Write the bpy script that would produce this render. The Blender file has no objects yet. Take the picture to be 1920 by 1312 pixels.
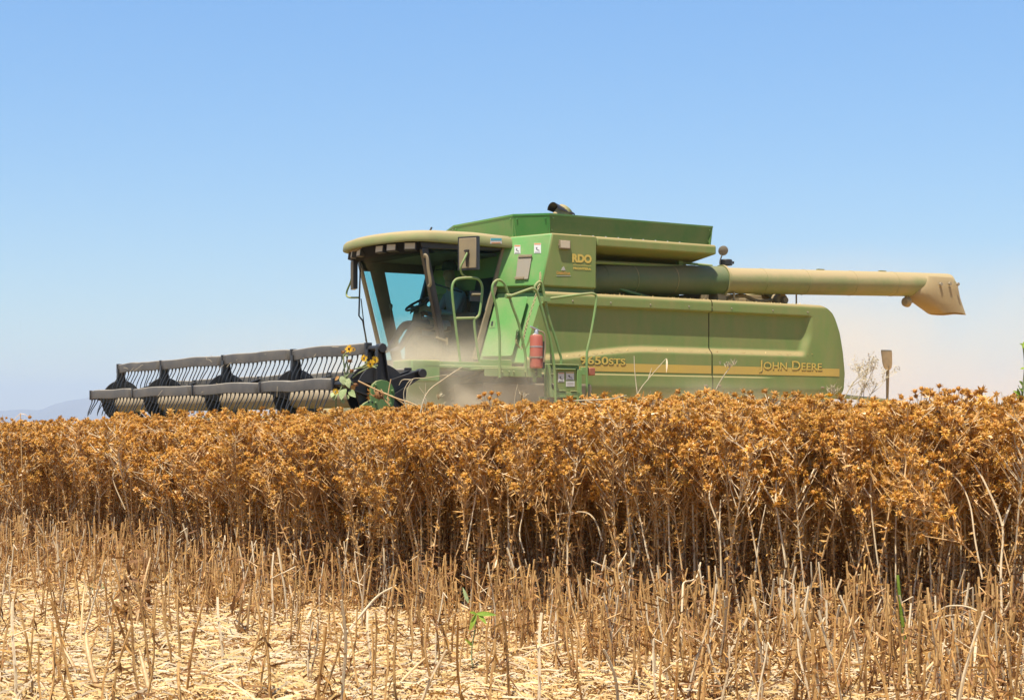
import bpy, math, random
import numpy as np
from mathutils import Vector, Matrix
R = math.radians
scene = bpy.context.scene
COL = scene.collection

# ------------------------------------------------------------------ camera, sky, sun, exposure
F = 3271.0                                   # focal length in pixels of the 1920 px wide photograph
cam_d = bpy.data.cameras.new('camera')
cam = bpy.data.objects.new('camera', cam_d); COL.objects.link(cam)
cam.location = (0, 0, 1.0); cam.rotation_euler = (R(90), 0, 0)
cam_d.sensor_width = 36; cam_d.lens = F * 36 / 1920; cam_d.shift_y = 0.075
cam_d.clip_start = 0.1; cam_d.clip_end = 60000
scene.camera = cam

D_R = Vector((0.840, 0.543, 0)).normalized()     # the machine's rearward axis
D_L = Vector((-0.543, 0.840, 0)).normalized()    # the machine's axis to its far side
sun_dir = (-0.30 * D_R - 0.20 * D_L + Vector((0, 0, 1))).normalized()
SUN_EL = math.asin(sun_dir.z); SUN_AZ = math.atan2(sun_dir.x, sun_dir.y)

w = bpy.data.worlds.new('World'); scene.world = w; w.use_nodes = True
nt = w.node_tree; nt.nodes.clear()
out = nt.nodes.new('ShaderNodeOutputWorld'); bg = nt.nodes.new('ShaderNodeBackground')
sky = nt.nodes.new('ShaderNodeTexSky'); sky.sky_type = 'NISHITA'; sky.sun_disc = False
sky.sun_elevation = SUN_EL; sky.sun_rotation = SUN_AZ
sky.altitude = 0; sky.air_density = 1.0; sky.dust_density = 0.3; sky.ozone_density = 4.0
hs = nt.nodes.new('ShaderNodeHueSaturation'); hs.inputs['Saturation'].default_value = 1.18
nt.links.new(sky.outputs[0], hs.inputs['Color']); # a clear, even sky: less brightening towards the horizon than the bare model gives
wtc = nt.nodes.new('ShaderNodeTexCoord'); wsx = nt.nodes.new('ShaderNodeSeparateXYZ'); wmr = nt.nodes.new('ShaderNodeMapRange')
wmr.inputs['From Min'].default_value = 0.0; wmr.inputs['From Max'].default_value = 0.24; wmr.inputs['To Min'].default_value = 0.70; wmr.inputs['To Max'].default_value = 1.0
nt.links.new(wtc.outputs['Generated'], wsx.inputs[0]); nt.links.new(wsx.outputs['Z'], wmr.inputs['Value']); nt.links.new(wmr.outputs[0], hs.inputs['Value'])
nt.links.new(hs.outputs[0], bg.inputs['Color'])
bg.inputs['Strength'].default_value = 0.104
nt.links.new(bg.outputs[0], out.inputs[0])

sd = bpy.data.lights.new('sun', 'SUN'); sd.energy = 5.0; sd.angle = R(0.53); sd.color = (1, 0.955, 0.88)
so = bpy.data.objects.new('sun', sd); COL.objects.link(so)
so.rotation_euler = sun_dir.to_track_quat('Z', 'Y').to_euler()

vs = scene.view_settings
vs.view_transform = 'Standard'; vs.look = 'None'; vs.gamma = 1; vs.use_curve_mapping = False
vs.exposure = 0.78
cy = scene.cycles
cy.use_denoising = True; cy.max_bounces = 8; cy.diffuse_bounces = 3; cy.glossy_bounces = 3
cy.transmission_bounces = 6; cy.transparent_max_bounces = 12; cy.volume_bounces = 2
cy.volume_step_rate = 3.0; cy.volume_max_steps = 64
cy.caustics_reflective = False; cy.caustics_refractive = False

# ------------------------------------------------------------------ helpers
def link(o, parent=None):
    COL.objects.link(o)
    if parent is not None: o.parent = parent
    return o

def tag(o, label=None, cat=None, group=None, kind=None):
    if label: o['label'] = label
    if cat: o['category'] = cat
    if group: o['group'] = group
    if kind: o['kind'] = kind
    return o

def empty(name, loc=(0, 0, 0), rz=0):
    o = bpy.data.objects.new(name, None); o.location = loc; o.rotation_euler = (0, 0, rz)
    o.empty_display_size = 0.2
    return link(o)

class MB:
    """collects vertices and faces of ONE mesh"""
    def __init__(s): s.v = []; s.f = []; s.m = []; s.cur = 0
    def add(s, vs_, fs):
        b = len(s.v); s.v.extend([tuple(p) for p in vs_])
        for f in fs: s.f.append(tuple(i + b for i in f)); s.m.append(s.cur)
    def box(s, p0, p1):
        x0, y0, z0 = p0; x1, y1, z1 = p1
        if x0 > x1: x0, x1 = x1, x0
        if y0 > y1: y0, y1 = y1, y0
        if z0 > z1: z0, z1 = z1, z0
        s.add([(x0,y0,z0),(x1,y0,z0),(x1,y1,z0),(x0,y1,z0),(x0,y0,z1),(x1,y0,z1),(x1,y1,z1),(x0,y1,z1)],
              [(0,3,2,1),(4,5,6,7),(0,1,5,4),(1,2,6,5),(2,3,7,6),(3,0,4,7)])
    def hexa(s, q0, q1):
        """two quads with corresponding corners"""
        s.add(list(q0) + list(q1), [(3,2,1,0),(4,5,6,7),(0,1,5,4),(1,2,6,5),(2,3,7,6),(3,0,4,7)])
    def loft(s, rings, cap0=True, cap1=True, closed=True):
        n = len(rings[0]); vs_ = [p for r in rings for p in r]; fs = []
        for k in range(len(rings) - 1):
            for i in range(n if closed else n - 1):
                j = (i + 1) % n
                fs.append((k*n+i, k*n+j, (k+1)*n+j, (k+1)*n+i))
        if cap0: fs.append(tuple(reversed(range(n))))
        if cap1: fs.append(tuple((len(rings)-1)*n + i for i in range(n)))
        s.add(vs_, fs)
    def tube(s, pts, r, n=8, caps=True):
        pts = [Vector(p) for p in pts]; m = len(pts)
        rs = r if isinstance(r, (list, tuple)) else [r] * m
        t0 = (pts[1] - pts[0]).normalized()
        up = Vector((0, 0, 1)) if abs(t0.z) < 0.9 else Vector((1, 0, 0))
        nrm = (up - t0 * up.dot(t0)).normalized(); rings = []
        for i in range(m):
            t = (pts[min(i+1, m-1)] - pts[max(i-1, 0)])
            t = t.normalized() if t.length > 1e-9 else t0
            nrm = (nrm - t * nrm.dot(t)); nrm = nrm.normalized() if nrm.length > 1e-6 else up
            b = t.cross(nrm)
            rings.append([pts[i] + (nrm * math.cos(2*math.pi*k/n) + b * math.sin(2*math.pi*k/n)) * rs[i] for k in range(n)])
        s.loft(rings, caps, caps)
    def lathe(s, prof, c=(0,0,0), axis='z', n=24, cap=True):
        rings = []
        for (r, h) in prof:
            ring = []
            for k in range(n):
                a = 2*math.pi*k/n; p, q = r*math.cos(a), r*math.sin(a)
                ring.append({'z': (c[0]+p, c[1]+q, c[2]+h), 'y': (c[0]+q, c[1]+h, c[2]+p), 'x': (c[0]+h, c[1]+p, c[2]+q)}[axis])
            rings.append(ring)
        s.loft(rings, cap, cap)
    def prism_y(s, poly, y0, y1):
        """outline in x,z pushed from y0 to y1"""
        s.loft([[(x, y0, z) for x, z in poly], [(x, y1, z) for x, z in poly]])
    def prism_x(s, poly, x0, x1):
        s.loft([[(x0, y, z) for y, z in poly], [(x1, y, z) for y, z in poly]])
    def prism_z(s, poly, z0, z1):
        s.loft([[(x, y, z0) for x, y in poly], [(x, y, z1) for x, y in poly]])
    def grid(s, rows):
        n = len(rows[0]); m = len(rows); vs_ = [p for r in rows for p in r]
        s.add(vs_, [(k*n+i, k*n+i+1, (k+1)*n+i+1, (k+1)*n+i) for k in range(m-1) for i in range(n-1)])
    def blade(s, p, d, side, L, wd, curl=0.0):
        """a pointed leaf of two bent quads"""
        p = Vector(p); d = Vector(d).normalized(); side = Vector(side)
        nr = d.cross(side).normalized()
        a = p + side*wd*0.25; b = p - side*wd*0.25
        m1 = p + d*L*0.45 + side*wd*0.5 + nr*curl*L*0.3; m2 = p + d*L*0.45 - side*wd*0.5 + nr*curl*L*0.3
        t = p + d*L*0.95 + nr*curl*L
        s.add([a, b, m2, m1, t], [(0,1,2,3),(3,2,4)])
    def mesh(s, name, mats, smooth=40):
        me = bpy.data.meshes.new(name); me.from_pydata(s.v, [], s.f)
        for m in (mats if isinstance(mats, (list, tuple)) else [mats]): me.materials.append(m)
        me.polygons.foreach_set('material_index', s.m)
        if smooth is not None:
            me.shade_smooth(); me.set_sharp_from_angle(angle=R(smooth))
        me.update(); return me
    def build(s, name, mats, parent=None, smooth=40, bevel=0, fix=True):
        me = s.mesh(name, mats, smooth)
        if fix:
            import bmesh
            bm = bmesh.new(); bm.from_mesh(me); bmesh.ops.recalc_face_normals(bm, faces=bm.faces); bm.to_mesh(me); bm.free()
        o = bpy.data.objects.new(name, me); link(o, parent)
        if bevel:
            b = o.modifiers.new('bevel', 'BEVEL'); b.width = bevel; b.segments = 2; b.limit_method = 'ANGLE'; b.angle_limit = R(35)
        return o

def sm(a, b, t):
    t = min(1, max(0, (t - a) / (b - a))); return t*t*(3 - 2*t)
def lerp_tab(tab, z):
    if z <= tab[0][0]: return tab[0][1]
    for (z0, v0), (z1, v1) in zip(tab, tab[1:]):
        if z <= z1: return v0 + (v1 - v0) * (z - z0) / (z1 - z0)
    return tab[-1][1]
def catmull(pts, k=6):
    P = [Vector(p) for p in pts]; P = [P[0]*2 - P[1]] + P + [P[-1]*2 - P[-2]]; out_ = []
    for i in range(1, len(P) - 2):
        for j in range(k):
            t = j / k
            out_.append(0.5*((2*P[i]) + (P[i+1]-P[i-1])*t + (2*P[i-1]-5*P[i]+4*P[i+1]-P[i+2])*t*t + (3*P[i]-P[i-1]-3*P[i+1]+P[i+2])*t**3))
    out_.append(P[-2]); return out_

# machine frame: x rearwards, y to the far side, z up; origin under the near front corner of the grain tank
O = Vector((0.5136, 24.0, 0)); ROT = math.atan2(D_R.y, D_R.x)
def PB(u, v, y):
    """measured point (u, v) of the photograph on the machine's lengthwise plane at y"""
    t = (u - 960) / F; Y = (y + O.dot(D_L)) / (D_L.y + D_L.x * t)
    P = Vector((t*Y, Y, 0)) - O
    return Vector((P.dot(D_R), y, 1 + (800 - v) * Y / F))
def PA(u, v, x):
    t = (u - 960) / F; Y = (x + O.dot(D_R)) / (D_R.y + D_R.x * t)
    P = Vector((t*Y, Y, 0)) - O
    return Vector((x, P.dot(D_L), 1 + (800 - v) * Y / F))
def PW(u, v, Y):
    """measured point on the upright plane Y metres away"""
    return Vector(((u - 960) / F * Y, Y, 1 + (800 - v) * Y / F))

# ------------------------------------------------------------------ materials
def mat(name, col, rough=0.5, metal=0.0, dust=0.0, top=0.0, dustcol=(0.36, 0.265, 0.125), nscale=3.0, var=0.15, bump=0.0, spec=0.5, streak=False):
    m = bpy.data.materials.new(name); m.use_nodes = True; t = m.node_tree; N = t.nodes; Lk = t.links
    b = N['Principled BSDF']; b.inputs['Metallic'].default_value = metal; b.inputs['Specular IOR Level'].default_value = spec
    tc = N.new('ShaderNodeTexCoord')
    n1 = N.new('ShaderNodeTexNoise'); n1.inputs['Scale'].default_value = nscale; n1.inputs['Detail'].default_value = 6; n1.inputs['Roughness'].default_value = 0.6
    if streak:
        mp = N.new('ShaderNodeMapping'); mp.inputs['Scale'].default_value = (1.6, 1.6, 0.5)
        Lk.new(tc.outputs['Object'], mp.inputs[0]); Lk.new(mp.outputs[0], n1.inputs['Vector'])
    else: Lk.new(tc.outputs['Object'], n1.inputs['Vector'])
    n2 = N.new('ShaderNodeTexNoise'); n2.inputs['Scale'].default_value = nscale*11; n2.inputs['Detail'].default_value = 4
    Lk.new(tc.outputs['Object'], n2.inputs['Vector'])
    # dust amount = dust + noise + what settles on upward faces
    a = N.new('ShaderNodeMath'); a.operation = 'MULTIPLY_ADD'; a.inputs[1].default_value = 1.6*var*2; a.inputs[2].default_value = dust - 1.6*var
    Lk.new(n1.outputs['Fac'], a.inputs[0])
    a2 = N.new('ShaderNodeMath'); a2.operation = 'MULTIPLY_ADD'; a2.inputs[1].default_value = var*0.8; Lk.new(n2.outputs['Fac'], a2.inputs[0]); Lk.new(a.outputs[0], a2.inputs[2])
    g = N.new('ShaderNodeNewGeometry'); sx = N.new('ShaderNodeSeparateXYZ'); Lk.new(g.outputs['Normal'], sx.inputs[0])
    mr = N.new('ShaderNodeMapRange'); mr.inputs['From Min'].default_value = 0.15; mr.inputs['From Max'].default_value = 0.8; mr.inputs['To Max'].default_value = top
    Lk.new(sx.outputs['Z'], mr.inputs['Value'])
    s_ = N.new('ShaderNodeMath'); s_.operation = 'ADD'; s_.use_clamp = True; Lk.new(a2.outputs[0], s_.inputs[0]); Lk.new(mr.outputs[0], s_.inputs[1])
    mx = N.new('ShaderNodeMix'); mx.data_type = 'RGBA'; mx.inputs['A'].default_value = (*col, 1); mx.inputs['B'].default_value = (*dustcol, 1)
    Lk.new(s_.outputs[0], mx.inputs['Factor']); Lk.new(mx.outputs['Result'], b.inputs['Base Color'])
    rr = N.new('ShaderNodeMapRange'); rr.inputs['To Min'].default_value = rough; rr.inputs['To Max'].default_value = 0.9; Lk.new(s_.outputs[0], rr.inputs['Value']); Lk.new(rr.outputs[0], b.inputs['Roughness'])
    if bump:
        bp = N.new('ShaderNodeBump'); bp.inputs['Strength'].default_value = bump; bp.inputs['Distance'].default_value = 0.01
        Lk.new(n2.outputs['Fac'], bp.inputs['Height']); Lk.new(bp.outputs[0], b.inputs['Normal'])
    return m

def plantmat(name, c1, c2, c3=None, scale=9.0, transl=0.3, rough=0.75):
    """dry plant matter: colour mottled by noise and by the single plant, a little light shining through"""
    m = bpy.data.materials.new(name); m.use_nodes = True; t = m.node_tree; N = t.nodes; Lk = t.links
    b = N['Principled BSDF']; b.inputs['Roughness'].default_value = rough; b.inputs['Specular IOR Level'].default_value = 0.45
    g = N.new('ShaderNodeNewGeometry'); n1 = N.new('ShaderNodeTexNoise'); n1.inputs['Scale'].default_value = scale; n1.inputs['Detail'].default_value = 3
    Lk.new(g.outputs['Position'], n1.inputs['Vector'])
    n2 = N.new('ShaderNodeTexNoise'); n2.inputs['Scale'].default_value = scale*14; Lk.new(g.outputs['Position'], n2.inputs['Vector'])
    ad = N.new('ShaderNodeMath'); ad.operation = 'ADD'; Lk.new(n1.outputs['Fac'], ad.inputs[0]); Lk.new(n2.outputs['Fac'], ad.inputs[1])
    cr = N.new('ShaderNodeValToRGB'); e = cr.color_ramp.elements
    e[0].position = 0.38; e[0].color = (*c1, 1); e[1].position = 0.62; e[1].color = (*c2, 1)
    if c3: x = e.new(0.80); x.color = (*c3, 1)
    hf = N.new('ShaderNodeMath'); hf.operation = 'MULTIPLY'; hf.inputs[1].default_value = 0.5; Lk.new(ad.outputs[0], hf.inputs[0]); Lk.new(hf.outputs[0], cr.inputs[0])
    oi = N.new('ShaderNodeObjectInfo'); vr = N.new('ShaderNodeMapRange'); vr.inputs['To Min'].default_value = 0.84; vr.inputs['To Max'].default_value = 1.14; Lk.new(oi.outputs['Random'], vr.inputs['Value'])
    hv = N.new('ShaderNodeHueSaturation'); Lk.new(vr.outputs[0], hv.inputs['Value']); Lk.new(cr.outputs[0], hv.inputs['Color'])
    Lk.new(hv.outputs[0], b.inputs['Base Color'])
    if transl:
        tr = N.new('ShaderNodeBsdfTranslucent'); Lk.new(hv.outputs[0], tr.inputs['Color'])
        mx = N.new('ShaderNodeMixShader'); mx.inputs[0].default_value = transl
        Lk.new(b.outputs[0], mx.inputs[1]); Lk.new(tr.outputs[0], mx.inputs[2]); Lk.new(mx.outputs[0], N['Material Output'].inputs[0])
    return m

def glassmat(name, tint, refl=0.12, dust=0.0):
    m = bpy.data.materials.new(name); m.use_nodes = True; t = m.node_tree; N = t.nodes; Lk = t.links; N.remove(N['Principled BSDF'])
    tr = N.new('ShaderNodeBsdfTransparent'); tr.inputs[0].default_value = (*tint, 1)
    gl = N.new('ShaderNodeBsdfGlossy'); gl.inputs['Roughness'].default_value = 0.03; gl.inputs['Color'].default_value = (1, 1, 1, 1)
    fr = N.new('ShaderNodeLayerWeight'); fr.inputs['Blend'].default_value = refl
    mx = N.new('ShaderNodeMixShader'); Lk.new(fr.outputs['Fresnel'], mx.inputs[0]); Lk.new(tr.outputs[0], mx.inputs[1]); Lk.new(gl.outputs[0], mx.inputs[2])
    df = N.new('ShaderNodeBsdfDiffuse'); df.inputs[0].default_value = (0.36, 0.265, 0.125, 1)
    tc = N.new('ShaderNodeTexCoord'); n1 = N.new('ShaderNodeTexNoise'); n1.inputs['Scale'].default_value = 2.5; n1.inputs['Detail'].default_value = 6; Lk.new(tc.outputs['Object'], n1.inputs['Vector'])
    sx = N.new('ShaderNodeSeparateXYZ'); Lk.new(tc.outputs['Object'], sx.inputs[0])
    zr = N.new('ShaderNodeMapRange'); zr.inputs['From Min'].default_value = 3.0; zr.inputs['From Max'].default_value = 1.95; zr.inputs['To Min'].default_value = 0.3; zr.inputs['To Max'].default_value = 1.5
    Lk.new(sx.outputs['Z'], zr.inputs['Value'])
    mu = N.new('ShaderNodeMath'); mu.operation = 'MULTIPLY'; Lk.new(zr.outputs[0], mu.inputs[0]); Lk.new(n1.outputs['Fac'], mu.inputs[1])
    m2 = N.new('ShaderNodeMath'); m2.operation = 'MULTIPLY'; m2.inputs[1].default_value = dust*2; m2.use_clamp = True; Lk.new(mu.outputs[0], m2.inputs[0])
    mz = N.new('ShaderNodeMixShader'); Lk.new(m2.outputs[0], mz.inputs[0]); Lk.new(mx.outputs[0], mz.inputs[1]); Lk.new(df.outputs[0], mz.inputs[2])
    Lk.new(mz.outputs[0], N['Material Output'].inputs[0])
    return m

GREEN = (0.030, 0.210, 0.030)
M = dict(
    side=mat('dusty green side shield paint', (0.042, 0.205, 0.022), 0.5, dust=0.46, top=0.75, var=0.2, streak=True, dustcol=(0.30, 0.225, 0.085)),
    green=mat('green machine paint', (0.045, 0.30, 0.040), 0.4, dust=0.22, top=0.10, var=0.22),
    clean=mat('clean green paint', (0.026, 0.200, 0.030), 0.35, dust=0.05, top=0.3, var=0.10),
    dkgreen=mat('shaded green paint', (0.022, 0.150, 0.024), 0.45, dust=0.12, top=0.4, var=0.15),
    roof=mat('roof dust on green paint', (0.060, 0.240, 0.040), 0.5, dust=0.58, top=0.40, var=0.2),
    auger=mat('auger tube paint', (0.045, 0.17, 0.030), 0.5, dust=0.50, top=0.65, var=0.30, nscale=1.6),
    tan=mat('dust covered rubber spout', (0.24, 0.16, 0.08), 0.8, dust=0.75, var=0.2, bump=0.2),
    rail=mat('rail green paint', (0.055, 0.27, 0.045), 0.4, dust=0.28, top=0.45, var=0.25),
    black=mat('black paint', (0.012, 0.012, 0.013), 0.35, dust=0.02, top=0.10, var=0.06, dustcol=(0.22, 0.18, 0.12)),
    bat=mat('dusty grey bat steel', (0.027, 0.025, 0.021), 0.45, dust=0.16, top=0.6, var=0.2, dustcol=(0.30, 0.25, 0.18)),
    tube=mat('straw coloured reel tube', (0.25, 0.20, 0.12), 0.55, dust=0.55, top=0.35, var=0.15, dustcol=(0.36, 0.28, 0.17)),
    rubber=mat('tyre rubber', (0.018, 0.018, 0.018), 0.85, dust=0.40, top=0.4, var=0.3, bump=0.4),
    darkgrey=mat('dark trim', (0.018, 0.017, 0.016), 0.5, dust=0.05, top=0.3, var=0.08),
    seal=mat('dusty grey trim', (0.10, 0.085, 0.065), 0.7, dust=0.45, var=0.2),
    interior=mat('cab interior', (0.055, 0.047, 0.035), 0.8, dust=0.05, var=0.1),
    grey=mat('grey steel', (0.28, 0.26, 0.22), 0.5, metal=0.3, dust=0.35, var=0.2),
    steel=mat('bright steel', (0.55, 0.55, 0.53), 0.35, metal=0.7, dust=0.15, var=0.1),
    lens=mat('dusty lamp glass', (0.55, 0.47, 0.33), 0.3, dust=0.4, var=0.2, dustcol=(0.5, 0.39, 0.23)),
    yellow=mat('yellow stripe', (0.58, 0.37, 0.02), 0.5, dust=0.36, var=0.12),
    letter=mat('yellow lettering', (0.64, 0.45, 0.05), 0.5, dust=0.26, var=0.12),
    lettershadow=mat('brown letter shadow', (0.075, 0.075, 0.025), 0.6, dust=0.25, var=0.1),
    white=mat('white sticker', (0.62, 0.62, 0.58), 0.5, dust=0.2, var=0.1),
    red=mat('faded red', (0.36, 0.045, 0.022), 0.4, dust=0.18, top=0.3, var=0.14, dustcol=(0.42, 0.24, 0.14)),
    orange=mat('orange sticker band', (0.62, 0.22, 0.07), 0.5, dust=0.2, var=0.1),
    teal=mat('teal sticker band', (0.03, 0.36, 0.42), 0.5, dust=0.1, var=0.1),
    ink=mat('black print', (0.10, 0.10, 0.10), 0.6, dust=0.1, var=0.05),
    reflector=mat('red reflector', (0.30, 0.035, 0.02), 0.3, dust=0.25, var=0.1),
    glass=glassmat('green tinted cab glass', (0.50, 0.80, 0.80), 0.06, 0.045),
    glass2=glassmat('tinted rear glass', (0.52, 0.82, 0.82), 0.06, 0.03),
    mirror=mat('mirror glass', (0.6, 0.65, 0.7), 0.05, metal=1.0, dust=0.2, var=0.1),
    skin=mat('skin', (0.32, 0.16, 0.09), 0.6, var=0.03),
    shirt=mat('pale blue work shirt', (0.20, 0.23, 0.25), 0.9, var=0.05),
    jeans=mat('dark trousers', (0.05, 0.05, 0.06), 0.9, var=0.05),
    cap=mat('dark cap', (0.04, 0.05, 0.04), 0.9, var=0.05),
    stem=plantmat('dry straw stem', (0.44, 0.25, 0.095), (0.62, 0.41, 0.19), (0.74, 0.55, 0.30), transl=0.0, rough=0.5),
    pale=plantmat('bleached straw', (0.60, 0.44, 0.24), (0.74, 0.58, 0.36), transl=0.1),
    head=plantmat('golden thistle bracts', (0.44, 0.190, 0.022), (0.73, 0.41, 0.07), (0.88, 0.65, 0.26), transl=0.22, rough=0.38),
    core=plantmat('brown seed head', (0.34, 0.14, 0.02), (0.52, 0.25, 0.05), transl=0.0),
    leaf=plantmat('dry curled leaf', (0.46, 0.22, 0.05), (0.68, 0.40, 0.12), (0.82, 0.62, 0.30), transl=0.25, rough=0.42),
    husk=plantmat('brown withered leaf', (0.17, 0.070, 0.018), (0.36, 0.17, 0.05), transl=0.2),
    chaff=plantmat('pale chaff', (0.62, 0.38, 0.12), (0.80, 0.57, 0.26), (0.88, 0.72, 0.44), transl=0.15),
    gleaf=plantmat('green leaf', (0.17, 0.27, 0.02), (0.34, 0.44, 0.045), transl=0.35),
    pgleaf=plantmat('pale dusty green leaf', (0.24, 0.30, 0.11), (0.46, 0.50, 0.24), transl=0.3),
    petal=plantmat('yellow petal', (0.72, 0.36, 0.01), (0.80, 0.50, 0.02), transl=0.3),
    disc=plantmat('dark flower centre', (0.04, 0.015, 0.008), (0.09, 0.04, 0.02), transl=0),
    weed=plantmat('pale dry weed', (0.46, 0.36, 0.20), (0.64, 0.53, 0.33), transl=0.1),
)

exec_parts = []

# ------------------------------------------------------------------ ground, mountains, sky haze
def ground_material():
    m = bpy.data.materials.new('straw strewn soil'); m.use_nodes = True; t = m.node_tree; N = t.nodes; Lk = t.links
    b = N['Principled BSDF']; b.inputs['Roughness'].default_value = 0.95; b.inputs['Specular IOR Level'].default_value = 0.1
    g = N.new('ShaderNodeNewGeometry')
    n1 = N.new('ShaderNodeTexNoise'); n1.inputs['Scale'].default_value = 35; n1.inputs['Detail'].default_value = 8; n1.inputs['Roughness'].default_value = 0.7
    n2 = N.new('ShaderNodeTexNoise'); n2.inputs['Scale'].default_value = 1.7; n2.inputs['Detail'].default_value = 4
    for n in (n1, n2): Lk.new(g.outputs['Position'], n.inputs['Vector'])
    cr = N.new('ShaderNodeValToRGB'); e = cr.color_ramp.elements
    e[0].position = 0.35; e[0].color = (0.16, 0.075, 0.025, 1); e[1].position = 0.62; e[1].color = (0.66, 0.45, 0.19, 1)
    x = e.new(0.5); x.color = (0.46, 0.27, 0.09, 1)
    ad = N.new('ShaderNodeMath'); ad.operation = 'MULTIPLY_ADD'; ad.inputs[1].default_value = 0.25
    Lk.new(n2.outputs['Fac'], ad.inputs[0]); Lk.new(n1.outputs['Fac'], ad.inputs[2])
    sb = N.new('ShaderNodeMath'); sb.operation = 'SUBTRACT'; sb.inputs[1].default_value = 0.1; Lk.new(ad.outputs[0], sb.inputs[0])
    Lk.new(sb.outputs[0], cr.inputs[0]); Lk.new(cr.outputs[0], b.inputs['Base Color'])
    bp = N.new('ShaderNodeBump'); bp.inputs['Strength'].default_value = 0.8; bp.inputs['Distance'].default_value = 0.02
    Lk.new(n1.outputs['Fac'], bp.inputs['Height']); Lk.new(bp.outputs[0], b.inputs['Normal'])
    return m

def gz(x, y):
    """gentle unevenness of the field near the camera"""
    return 0.018*math.sin(1.7*x + 0.6*y) + 0.014*math.sin(2.9*y - 1.3*x + 1.0) + 0.008*math.sin(6.1*x + 4.3*y)

mb = MB()
xs = [-9000, -2500, -600, -120, -40, -16] + [-10 + 0.4*i for i in range(51)] + [16, 40, 120, 600, 2500, 9000]
ys = [-60, -10, 0, 3] + [4 + 0.4*i for i in range(51)] + [30, 45, 80, 200, 700, 2500, 9000]
mb.grid([[(x, y, gz(x, y) if abs(x) < 11 and 3 < y < 25 else -0.01) for x in xs] for y in ys])
tag(mb.build('field_ground', ground_material(), smooth=60), kind='structure')

def mountains():
    rng = random.Random(4)
    Y0 = 7000.0
    prof = [(-400, 778), (-200, 760), (-60, 775), (0, 769), (40, 766), (75, 768), (100, 757), (128, 750), (150, 747), (175, 743), (215, 738), (260, 745), (300, 741), (350, 752), (420, 748), (500, 762), (600, 772), (720, 784), (900, 792), (1300, 796)]
    mb = MB(); rows = []
    K = 18
    us = [-400 + 12*i for i in range(143)]
    for k in range(K):
        s = k / (K - 1); row = []
        for u in us:
            top = lerp_tab(prof, u)
            h = (800 - top) / F * (Y0 + 900)
            prof_s = math.sin(math.pi*min(1.0, 0.02 + s*0.98))**0.8 if s < 0.5 else math.cos((s-0.5)*math.pi)
            n = 0.16*math.sin(u*0.11 + s*9) + 0.12*math.sin(u*0.041 - s*14) + 0.08*math.sin(u*0.27 + s*21)
            hh = h * max(0, prof_s) * (1 + n*(1 - prof_s)*1.2)
            Yd = Y0 + 1800*s
            row.append(((u - 960)/F*Yd, Yd, -2 + hh))
        rows.append(row)
    mb.grid(rows)
    m = mat('bare mountain rock', (0.07, 0.07, 0.075), 0.95, dust=0.3, var=0.3, nscale=0.004, dustcol=(0.12, 0.11, 0.10))
    tag(mb.build('mountains', m, smooth=60), kind='structure')
mountains()

# ------------------------------------------------------------------ the combine harvester
combine = tag(empty('combine_harvester', O, ROT), 'large dusty green combine harvester cutting through the dry crop', 'combine harvester')

CAML = Vector(((Vector((0,0,0)) - O).dot(D_R), (Vector((0,0,0)) - O).dot(D_L), 1.0))
def PP(u, v, p0, nrm):
    """measured point on any plane of the machine"""
    d = Vector(((u - 960)/F, 1, 0)); d = Vector((d.dot(D_R), d.dot(D_L), (800 - v)/F))
    k = (Vector(p0) - CAML).dot(nrm) / d.dot(nrm)
    return CAML + d*k
def plane(a, b, c):
    n = (Vector(b) - Vector(a)).cross(Vector(c) - Vector(a)).normalized()
    if n.dot(CAML - Vector(a)) < 0: n = -n
    return Vector(a), n
def plate(mb, px, pl, out0=0.002, out1=0.004):
    """a thin plate with the outline px (photo points) lying on the plane"""
    p0, n = pl
    q = [PP(u, v, p0, n) for u, v in px]
    mb.loft([[p + n*out0 for p in q], [p + n*out1 for p in q]])
def rect(u0, v0, u1, v1): return [(u0, v0), (u1, v0), (u1, v1), (u0, v1)]
def bar(mb, p, q, wx, wy):
    p = Vector(p); q = Vector(q)
    c = [(-wx/2, -wy/2), (wx/2, -wy/2), (wx/2, wy/2), (-wx/2, wy/2)]
    mb.hexa([p + Vector((a, b, 0)) for a, b in c], [q + Vector((a, b, 0)) for a, b in c])
def pbox(mb, u0, v0, u1, v1, y, depth):
    a = PB(u0, v0, y); b = PB(u1, v1, y)
    z0 = (PB(u0, v1, y).z + b.z)/2; z1 = (a.z + PB(u1, v0, y).z)/2
    mb.box((a.x, y, z0), (b.x, y + depth, z1))

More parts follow.
